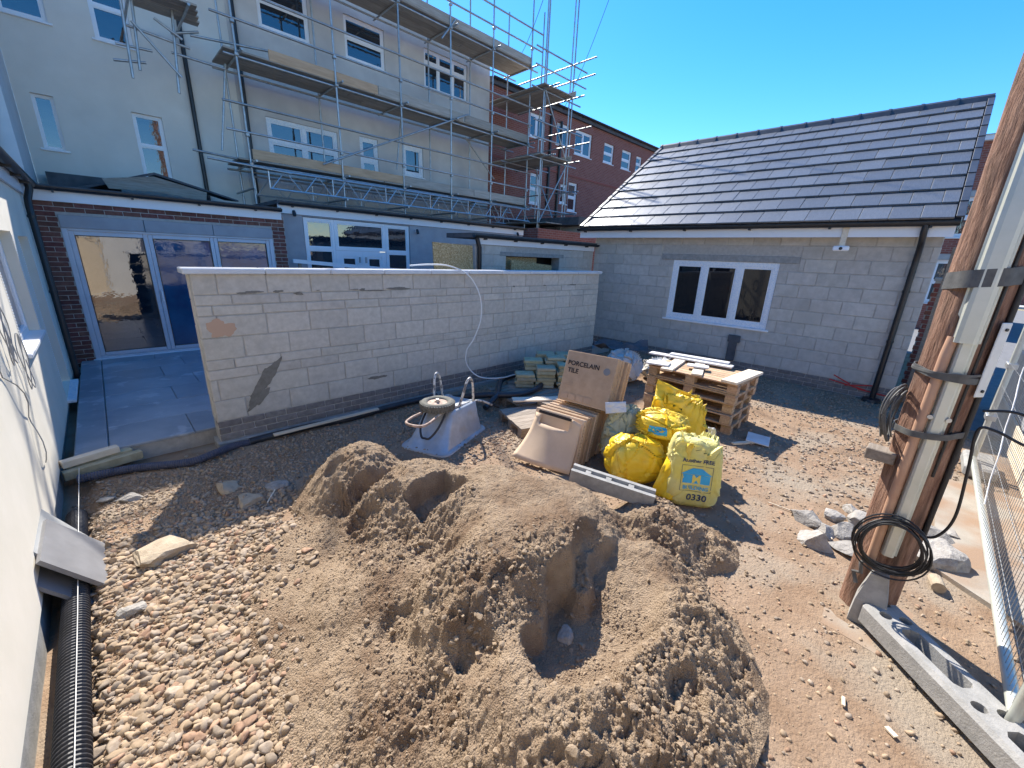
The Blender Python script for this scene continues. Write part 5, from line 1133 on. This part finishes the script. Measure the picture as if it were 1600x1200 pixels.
def tri_grid(n=8):
    P = []; Fs = []
    for j in range(n+1):
        w = .115*(1-j/n)+.035*(j/n)
        for i in range(n+1): P.append((-w+2*w*i/n, .267+.05*j/n))
    Fs = [(j*(n+1)+i, j*(n+1)+i+1, (j+1)*(n+1)+i+1, (j+1)*(n+1)+i) for j in range(n) for i in range(n)]; return P, Fs
decal(bv, SF, *tri_grid(), t2, 'house_logo_roof', 'blueprint', .003)
decal_text(bv, SF, 'M', .0, .228, .085, t2, 'yellowprint', .003, .006); decal_text(bv, SF, 'BUILDING', .0, .158, .042, t2, 'blueprint', .001, .005)
decal_text(bv, SF, 'Another FREE', .0, .375, .040, t2, 'navy', .001, .005); decal_text(bv, SF, '0330', .02, .075, .075, t2, 'navy', .0015, .005)
bv5 = BVHTree.FromPolygons([Vector(p) for p in m5b.v], m5b.f); TF = Fr(tuple(Vector((3.32, 1.42, .47))-cw_*.5), cr, -cw_)
decal(bv5, TF, *sq(-.15, -.02, -.02, .045), t5, 'blue_stripe', 'blueprint', .004)
bv4 = BVHTree.FromPolygons([Vector(p) for p in m4.v], m4.f); T4 = Fr(tuple(Vector((3.24, 1.76, 0.04))-cw_*.5), cr, -cw_)
for k in range(4): decal(bv4, T4, *sq(-.06+.0*k, .1, .22+.03*k, .228+.03*k), t4, 'print_line', 'navy', .004)
# standing flap of the open sack (thin cloth sheet)
def cloth(name, label, cat, corners, m_, seed, amp=.02, n=18, th=.003, group=None):
    g = random.Random(seed); a, b, c, d = [Vector(p) for p in corners]; nr = (b-a).cross(d-a).normalized(); vs = []
    for j in range(n+1):
        for i in range(n+1):
            u, v = i/n, j/n; p = (a*(1-u)+b*u)*(1-v)+(d*(1-u)+c*u)*v
            vs.append(p+nr*(amp*(float(fbm(u*3+seed, v*3, 1.3, 4, seed)))*2+amp*.6*(1-2*abs(math.sin(5*u+3*v+seed)))))
    fs = [(j*(n+1)+i, j*(n+1)+i+1, (j+1)*(n+1)+i+1, (j+1)*(n+1)+i) for j in range(n) for i in range(n)]
    o = obj(name, MB().add(vs, fs), mt[m_], None, True); sm = o.modifiers.new('t', 'SOLIDIFY'); sm.thickness = th; return tag(o, label, cat, group)
b = Vector((3.5, 1.38, .06))
cloth('sack_flap', 'tall creased yellow flap rising behind the crumpled sack', 'sack flap', [b+cr*-.20+Zu*.50+cw_*.1, b+cr*.30+Zu*.36-cw_*.02, b+cr*.26+Zu*.60+cw_*.12, b+cr*-.14+Zu*.76+cw_*.18], 'yellow', 5, .03)
cloth('sack_flap', 'pale yellow flap folded over the left edge of the printed sack', 'sack flap', [Vector((2.90, 1.25, .03)), Vector((2.96, 1.06, .04)), Vector((3.02, 1.02, .54)), Vector((3.06, 1.20, .46))], 'yellow', 9, .02)
cloth('sack_flap', 'white torn sack edge on the right of the printed sack', 'sack flap', [Vector((3.42, .98, .25)), Vector((3.48, 1.03, .25)), Vector((3.46, 1.07, .54)), Vector((3.40, 1.01, .56))], 'sacking', 13, .012)
cloth('paper_sheet', 'grey blue paper sheet stuck between cartons and sacks', 'paper', [Vector((3.06, 1.84, .52)), Vector((3.18, 1.70, .55)), Vector((3.2, 1.73, .64)), Vector((3.08, 1.87, .62))], 'coping', 15, .004)
# ================================================================== PALLETS
def pallet(name, label, M_, L=1.0, Wp=.8, old=False, group='wooden pallets'):
    t = thing(name, label, 'pallet', M_.translation, group); m_ = mt['timberold' if old else 'timber']; g = random.Random(label)
    def bd(a, b, nm):
        mb = MB().box(a, b, .003); mb.v = [tuple(M_ @ Vector(p)) for p in mb.v]; o = obj(nm, mb, m_, t); return o
    for i in range(3):
        y = -Wp/2+i*(Wp-.09)/2; bd((-L/2, y, 0), (L/2, y+.09, .018), 'base_board')
        for k in range(3): x = -L/2+k*(L-.11)/2; bd((x, y, .0185), (x+.11, y+.09, .085), 'block')
    for k in range(3): x = -L/2+k*(L-.11)/2; bd((x, -Wp/2, .0855), (x+.11, Wp/2, .1025), 'stringer_board')
    n = 7
    for i in range(n): y = -Wp/2+i*(Wp-.09)/(n-1); j = g.uniform(-.006, .006); bd((-L/2+j, y, .103), (L/2+j, y+.09, .1205), 'deck_board')
    return t
lbs = ['lowest pallet of the stack', 'second pallet from the ground in the stack', 'middle pallet of the stack', 'fourth pallet from the ground in the stack', 'top pallet of the stack under the loose boards']
for i in range(5):
    M_ = Matrix.Translation((5.12+random.uniform(-.02, .02), 1.80+random.uniform(-.02, .02), gzf(5.1, 1.8)+.006+i*.1225)) @ Matrix.Rotation(rad(90+random.uniform(-2, 2)), 4, 'Z'); pallet('pallet', lbs[i], M_, 1.06, .70)
ptop = gzf(5.1, 1.8)+.006+5*.1225
def boardp(name, label, p, q_, w, t, z, m_, cat='board', zz=0): return tag(obj(name, MB().beam((p[0], p[1], z), (q_[0], q_[1], z+zz), w, t, b0=.003), mt[m_]), label, cat, 'loose boards on the pallets')
boardp('plank', 'wide pale plank at the right end of the pallet stack', (4.72, 1.36), (5.50, 1.31), .17, .03, ptop+.018, 'timberpale')
boardp('plank', 'pale plank lying across the left of the pallet stack', (4.66, 2.05), (5.5, 2.2), .14, .025, ptop+.015, 'timberpale')
boardp('plank', 'second pale plank crossing under the white boards', (4.75, 1.72), (5.45, 1.95), .12, .022, ptop+.013, 'timberpale')
boardp('white_board', 'long white board across the back of the pallets', (5.42, 1.55), (5.32, 2.6), .13, .02, ptop+.038, 'whiteboard')
boardp('white_board', 'white board on top of the other white board', (5.50, 1.62), (5.40, 2.35), .10, .02, ptop+.06, 'whiteboard')
boardp('white_board', 'short white offcut near the middle of the pallets', (5.1, 1.72), (5.02, 1.95), .13, .02, ptop+.045, 'whiteboard')
boardp('white_board', 'white panel at the left end of the pallets', (4.85, 2.1), (4.78, 2.36), .2, .02, ptop+.04, 'whiteboard')
tag(obj('floor_tile', MB().box((-.14, -.11, 0), (.14, .11, .014), .003, Matrix.Translation((4.86, .99, .03)) @ Matrix.Rotation(.2, 4, 'Z') @ Matrix.Rotation(.05, 4, 'X')), mt['whiteboard']), 'square pale tile lying on the ground in the pallet shade', 'tile')
tag(obj('timber_offcut', MB().beam((4.55, 1.15, .02), (4.75, 1.0, .03), .04, .02), mt['timberpale']), 'pale splinter of timber near the pallet corner', 'offcut')
# flat pallet by the wall with pipe coil
M_ = Matrix.Translation((3.95, 3.52, gzf(3.95, 3.5)+.006)) @ Matrix.Rotation(rad(-8), 4, 'Z'); pallet('pallet', 'weathered grey pallet lying flat under the black pipe coil', M_, 1.0, .8, True)
M_ = Matrix.Translation((3.42, 2.86, gzf(3.42, 2.86)+.006)) @ Matrix.Rotation(rad(-20), 4, 'Z'); pallet('pallet', 'weathered grey pallet lying flat behind the tile cartons', M_, .9, .62, True)
tag(obj('plank', MB().beam((3.32, 3.30, .19), (4.1, 2.72, .20), .13, .022, b0=.003), mt['timberpale']), 'red edged plank resting on the flat pallets', 'plank')
tag(obj('plank_prop', MB().box((3.55, 2.9, .125), (3.9, 3.1, .182), .003), mt['timberold']), 'short timber block carrying the red edged plank', 'block')
# ================================================================== STONE STACK
k = 0
gs_ = random.Random(3)
where = ['bottom', 'second', 'third', 'fourth', 'fifth', 'sixth', 'seventh', 'top']
base = Vector((4.30, 3.62, gzf(4.4, 3.6)+.128)); Ls = Vector((.75, -.66, 0)).normalized(); Ws = Vector((.66, .75, 0)).normalized()
cols = [(-.30, -.1, 4), (-.02, -.1, 6), (.27, -.12, 7), (-.16, .14, 7), (.14, .14, 8), (.42, .14, 7), (.02, .38, 8), (.32, .38, 8)]
cn = ['left front', 'middle front', 'right front', 'left centre', 'middle centre', 'right centre', 'left rear', 'right rear']
for ci, (a, b, n) in enumerate(cols):
    for i in range(n):
        c = base+Ls*(a+gs_.uniform(-.02, .02))+Ws*(b+gs_.uniform(-.015, .015))+Zu*(.024+i*.0475)
        M_ = Matrix((Ls, Ws, Zu)).transposed().to_4x4(); M_.translation = c; M_ = M_ @ Matrix.Rotation(gs_.uniform(-.09, .09), 4, 'Z')
        mb = MB().box((-.13, -.11, -.022), (.13, .11, .022), .008); mb.v = [(x+gs_.uniform(-.006, .006), y+gs_.uniform(-.006, .006), z+gs_.uniform(-.002, .002)) for x, y, z in mb.v]
        tag(link('stone_slab', mb.mesh('stone_slab', mt['stone']), None, M_), 'yellow stone walling slab, %s layer of the %s column' % (where[i], cn[ci]), 'stone slab', 'stacked yellow stone slabs'); k += 1
M_ = Matrix.Translation((4.34, 3.68, gzf(4.4, 3.6)+.004)) @ Matrix.Rotation(rad(-42), 4, 'Z'); pallet('pallet', 'pallet hidden under the yellow stone slabs', M_, 1.05, .72, True)
# white sacks behind the stone
t_, o_, m_s = sack('rubble_sack', 'white crumpled rubble sack behind the stone slabs', Vector((5.75, 3.25, 0)), (.62, .5, .50), .3, 41, 'sacking', (.8, .75), (0, 0), .10, cat='sack'); t_['group'] = 'pale sacks by the outbuilding'
t_, o_, m_s = sack('rubble_sack', 'second pale rubble sack against the outbuilding wall', Vector((6.3, 2.85, 0)), (.55, .5, .36), 1.0, 43, 'sacking', (.8, .75), (0, 0), .10, cat='sack'); t_['group'] = 'pale sacks by the outbuilding'
cloth('tarpaulin', 'folded grey tarpaulin lying on the white rubble sack', 'tarpaulin', [Vector((5.55, 3.7, .50)), Vector((6.0, 2.95, .48)), Vector((6.25, 3.15, .60)), Vector((5.8, 3.9, .52))], 'felt', 21, .05)
# ================================================================== PIPES AND DUCTS
def corr(name, path, r, label, m_, pitch=.012, n=14, cat='pipe', depth=.12):
    P = [Vector(p) for p in path]; S = []; tot = 0; L_ = [0]
    for a, b in zip(P[:-1], P[1:]): tot += (b-a).length; L_.append(tot)
    k = 0; rs = []; s_ = 0; i = 0
    while s_ < tot:
        while i < len(L_)-2 and L_[i+1] < s_: i += 1
        f = (s_-L_[i])/(L_[i+1]-L_[i]); S.append(P[i].lerp(P[i+1], f)); rs.append(r*(1 if (k % 4) in (0, 1) else 1-depth)); s_ += pitch/4*1.0; k += 1
    return tag(obj(name, MB().tube(S, rs, n), mt[m_], None, False), label, cat)
corr('drain_pipe', spline([(-.385, .2, .02), (-.395, 1.4, .02), (-.405, 2.4, .01), (-.415, 3.2, -.01), (-.43, 3.9, -.03)], 10), .055, 'large black corrugated drain pipe along the foot of the cream wall', 'duct', .021, 20, depth=.14)
tag(obj('string_line', MB().tube([(-.375, 1.2, .085), (-.385, 2.6, .08), (-.395, 4.4, .13)], .0016, 5), mt['whitecable']), 'white string line running along the black drain pipe', 'string')
corr('duct', spline([(-.42, 4.42, .03), (-.1, 4.36, .035), (.25, 4.20, .035), (.45, 4.22, .05), (.62, 4.33, .03), (.9, 4.36, .0)], 10), .035, 'blue grey corrugated duct lying across in front of the patio', 'bluepipe', .016, 12)
tag(obj('cable_duct', MB().tube(spline([(.75, 4.34, .03), (1.3, 4.33, .045), (1.75, 4.30, .03), (2.2, 4.32, .05), (2.9, 4.3, .06)]), .035, 10), mt['duct'], None, True), 'smooth black duct along the base of the garden wall', 'pipe')
tag(obj('timber_lath', MB().beam((.95, 4.28, .065), (2.05, 4.25, .09), .045, .018), mt['timberpale']), 'thin pale timber lath resting on the black duct', 'lath')
cz = gzf(3.9, 3.5)+.165
tag(obj('pipe_coil', MB().tube(spline([(3.0, 4.1, .06), (3.25, 3.75, .14), (3.6, 3.45, cz), (4.05, 3.5, cz+.01), (4.30, 3.78, cz+.03), (4.2, 4.02, cz+.03), (3.9, 4.08, cz), (3.6, 3.85, cz), (3.35, 3.62, .15), (3.1, 3.55, .06)]), .038, 10), mt['duct'], None, True), 'loose coil of black plastic duct on the flat pallet', 'pipe')
# white conduit arching over the garden wall
tag(obj('white_conduit', MB().tube(spline([tuple(at(905, 425, Y=4.5)) if False else (2.75, 4.62, 1.70), (3.0, 4.55, 1.72), (3.2, 4.42, 1.71), (3.42, 4.30, 1.60), (3.55, 4.22, 1.35), (3.56, 4.20, 1.05), (3.46, 4.22, .78), (3.36, 4.25, .62), (3.36, 4.24, .42), (3.5, 4.15, .25), (3.8, 4.05, .2), (4.1, 4.0, .22)]), .009, 7), mt['whitecable'], None, True), 'white plastic conduit arching over the top of the garden wall', 'conduit')
# ================================================================== CONCRETE BEAM ON THE HEAP
a, b = at(893, 738, z=.30), at(1022, 778, z=.24); a.z += .0; b.z += 0
a.z = max(a.z, top(a.x, a.y)+.05); b.z = max(b.z-.02, top(b.x, b.y)+.03)
cb = thing('concrete_post', 'grooved precast concrete post lying on the back of the sand heap', 'concrete post', (a+b)/2)
dr_ = (b-a).normalized(); s_ = dr_.cross(Zu).normalized(); u_ = s_.cross(dr_); prof = [(-.06, -.052), (.06, -.052), (.06, .052), (.026, .052), (.02, .026), (-.02, .026), (-.026, .052), (-.06, .052)]
obj('post_body', MB().loft([[p+s_*x+u_*z for x, z in prof] for p in (a, a.lerp(b, .33), a.lerp(b, .66), b)]), mt['conblock'], cb)
for k in (.2, .45, .72): p = a.lerp(b, k); obj('groove_web', MB().beam(p-dr_*.02+u_*.038, p+dr_*.02+u_*.038, .036, .02, u_), mt['conblock'], cb)
# ================================================================== LEANING PAVING SLABS
def lean_slab(label, y0, y1, xb, zt, t, m_, off):
    # top edge rests on the cream wall, foot stands on the ground away from it
    zb = -.02; A = Vector((xb, y0, zb)); Dv = Vector((0, y1-y0, 0)); T = Vector((-.505, y0, zt)); e = (T-A); nrm = Vector((e.z, 0, -e.x)).normalized()
    mb = MB().prism([A+nrm*off, A+Dv+nrm*off, A+Dv+e+nrm*off, A+e+nrm*off], nrm*t); return tag(obj('paving_slab', mb, mt[m_]), label, 'slab', 'slabs leaning on the cream wall')
lean_slab('white paving slab leaning rearmost against the cream wall', 2.96, 3.46, -.33, .30, .022, 'slabedge', -.030)
lean_slab('grey paving slab leaning in front at the wall foot', 2.86, 3.32, -.30, .27, .022, 'slabporc', .006)
lean_slab('lower grey paving slab leaning nearest the camera', 2.80, 3.22, -.32, .24, .018, 'slabporc', -.054)
# timber offcuts on the patio corner
for i, (p, q_, w, t, l) in enumerate([((-.50, 4.50, .05), (-.02, 4.60, .055), .07, .07, 'lowest yellow timber offcut at the patio corner'), ((-.48, 4.60, .06), (-.08, 4.68, .065), .07, .07, 'second yellow timber offcut behind the lowest one'), ((-.50, 4.56, .125), (-.16, 4.66, .13), .075, .055, 'pale timber offcut on top of the other two')]):
    tag(obj('timber_offcut', MB().beam(p, q_, w, t, b0=.004), mt['stone' if i < 2 else 'timberpale']), l, 'offcut', 'timber offcuts at the patio corner')
# ================================================================== WHEELBARROW (upside down)
fw = -Vector((.80, .45, 0)).normalized(); fw = Vector((-.62, -.62, 0)).normalized(); WBc = Vector((2.33, 3.30, gzf(2.4, 3.3)))
fw = Vector((-.80, -.35, 0)).normalized(); sdv = Vector((fw.y, -fw.x, 0))               # nose points to the camera's left front
def wp(f, s_, z): return WBc+fw*f+sdv*s_+Zu*z
wb = thing('wheelbarrow', 'upturned galvanised wheelbarrow with its wheel lying on top', 'wheelbarrow', WBc)
def rr(L0, L1, Wb0, Wb1, z, rad_=.09, n=6):
    pts = []
    for (cx, cy, a0) in ((L1-rad_, Wb1-rad_, 0), (L0+rad_, Wb0-rad_, 90), (L0+rad_, -Wb0+rad_, 180), (L1-rad_, -Wb1+rad_, 270)):
        for k in range(n+1): t = rad(a0+90*k/n); pts.append(wp(cx+rad_*math.cos(t), cy+rad_*math.sin(t), z))
    return pts
rings = [rr(-.42, .46, .30, .28, -.01, .10), rr(-.415, .455, .295, .275, .012, .10), rr(-.385, .40, .265, .235, .014, .09), rr(-.34, .26, .235, .19, .18, .07), rr(-.31, .15, .215, .165, .325, .05), rr(-.295, .135, .20, .15, .34, .045)]
obj('tub', MB().loft(rings, (False, True)), mt['tub'], wb, True)
obj('rim', MB().tube(rr(-.415, .445, .295, .275, .0, .10), .009, 6, closed=True), mt['tub'], wb, True)
def ts(pts, r=.0135, m_='paintedtube', nm='frame_tube', n=10): return obj(nm, MB().tube(spline(pts, 8), r, n), mt[m_], wb, True)
for s_ in (-1, 1):
    ts([wp(-.62, .25*s_, .19), wp(-.40, .20*s_, .30), wp(-.1, .15*s_, .345), wp(.12, .11*s_, .355), wp(.30, .09*s_, .345)])
    ts([wp(-.02, .15*s_, .35), wp(-.06, .17*s_, .45), wp(-.10, .19*s_, .58), wp(-.16, .20*s_, .625), wp(-.215, .20*s_, .57), wp(-.25, .195*s_, .42), wp(-.26, .19*s_, .325)], nm='leg')
    ts([wp(-.66, .26*s_, .17), wp(-.76, .28*s_, .12)], .016, 'rubber', 'grip')
ts([wp(.30, .09, .345), wp(.44, .11, .34), wp(.55, .09, .335), wp(.58, 0, .335), wp(.55, -.09, .335), wp(.44, -.11, .34), wp(.30, -.09, .345)], .013, 'rusty', 'nose_hoop')
ts([wp(.16, .11, .35), wp(.30, .10, .22), wp(.375, .05, .135), wp(.385, 0, .125), wp(.375, -.05, .135), wp(.30, -.10, .22), wp(.16, -.11, .35)], .011, 'duct', 'tipping_bar')
# wheel lying flat on the frame
wc = wp(.15, .0, .40); mb = MB(); ntr = 40
def wr_(a, prof): d = fw*math.cos(a)+sdv*math.sin(a); return [wc+d*r+Zu*z for r, z in prof]
prof = [(.098, -.028), (.118, -.042), (.150, -.044), (.168, -.030), (.172, 0), (.168, .030), (.150, .044), (.118, .042), (.098, .028)]
ring_ = [wr_(2*math.pi*i/ntr, prof) for i in range(ntr)]; mb.loft(ring_+[ring_[0]], (False, False), closed=True); wl = obj('tyre', mb, mt['tyre'], wb, True)
for i in range(ntr):
    a = 2*math.pi*(i+.5)/ntr; d = fw*math.cos(a)+sdv*math.sin(a); tn = Vector((-d.y, d.x, 0))
    for z in (-.022, .0, .022): 
        if i == 0 and z == 0: tb = MB()
m_t = MB()
for i in range(ntr):
    for z, o_f in ((-.02, 0), (.018, .5)):
        a = 2*math.pi*(i+o_f)/ntr; d = fw*math.cos(a)+sdv*math.sin(a); tn = Vector((-d.y, d.x, 0)); M_ = Matrix((d, tn, Zu)).transposed().to_4x4(); M_.translation = wc+d*.170+Zu*z; m_t.box((-.008, -.009, -.015), (.007, .009, .015), .002, M_)
obj('tread', m_t, mt['tyre'], wl)
mb = MB(); prof2 = [(.03, -.03), (.06, -.02), (.10, -.026), (.10, .026), (.06, .02), (.03, .03)]; rg2 = [wr_(2*math.pi*i/24, prof2) for i in range(24)]; mb.loft(rg2+[rg2[0]], (False, False)); obj('rim', mb, mt['rusty'], wl, True)
obj('axle', MB().tube([wc-Zu*.06, wc+Zu*.06], .016, 10), mt['steel'], wl)
# bits of timber and sticks on the dirt
for i, (x0, y0, x1, y1, w, l) in enumerate([(1318, 1088, 1318, 1102, .012, 'small pale splinter on the dirt right of the sand heap'), (1385, 1135, 1400, 1152, .02, 'pale timber chip near the fence foot'), (430, 765, 418, 785, .008, 'thin stick lying in the shaded gravel'), (1200, 785, 1245, 802, .006, 'thin twig lying on the dirt below the sacks'), (1290, 832, 1300, 842, .01, 'short twig by the rubble')]):
    a, b = at(x0, y0, z=.01), at(x1, y1, z=.01); a.z = gzf(a.x, a.y)+.01; b.z = gzf(b.x, b.y)+.012; tag(obj('wood_splinter', MB().beam(a, b, w, .008), mt['timberpale']), l, 'splinter')
# ================================================================== REAL SCALE: the yard was measured with block courses of 0.197; real ones are 0.225 m
KS = 1.14
for o in list(SC.objects):
    if o.parent is None and o.type != 'LIGHT':
        if o.type == 'CAMERA': o.matrix_world = Matrix.Translation(o.matrix_world.translation*(KS-1)) @ o.matrix_world
        else: o.matrix_basis = Matrix.Scale(KS, 4) @ o.matrix_basis
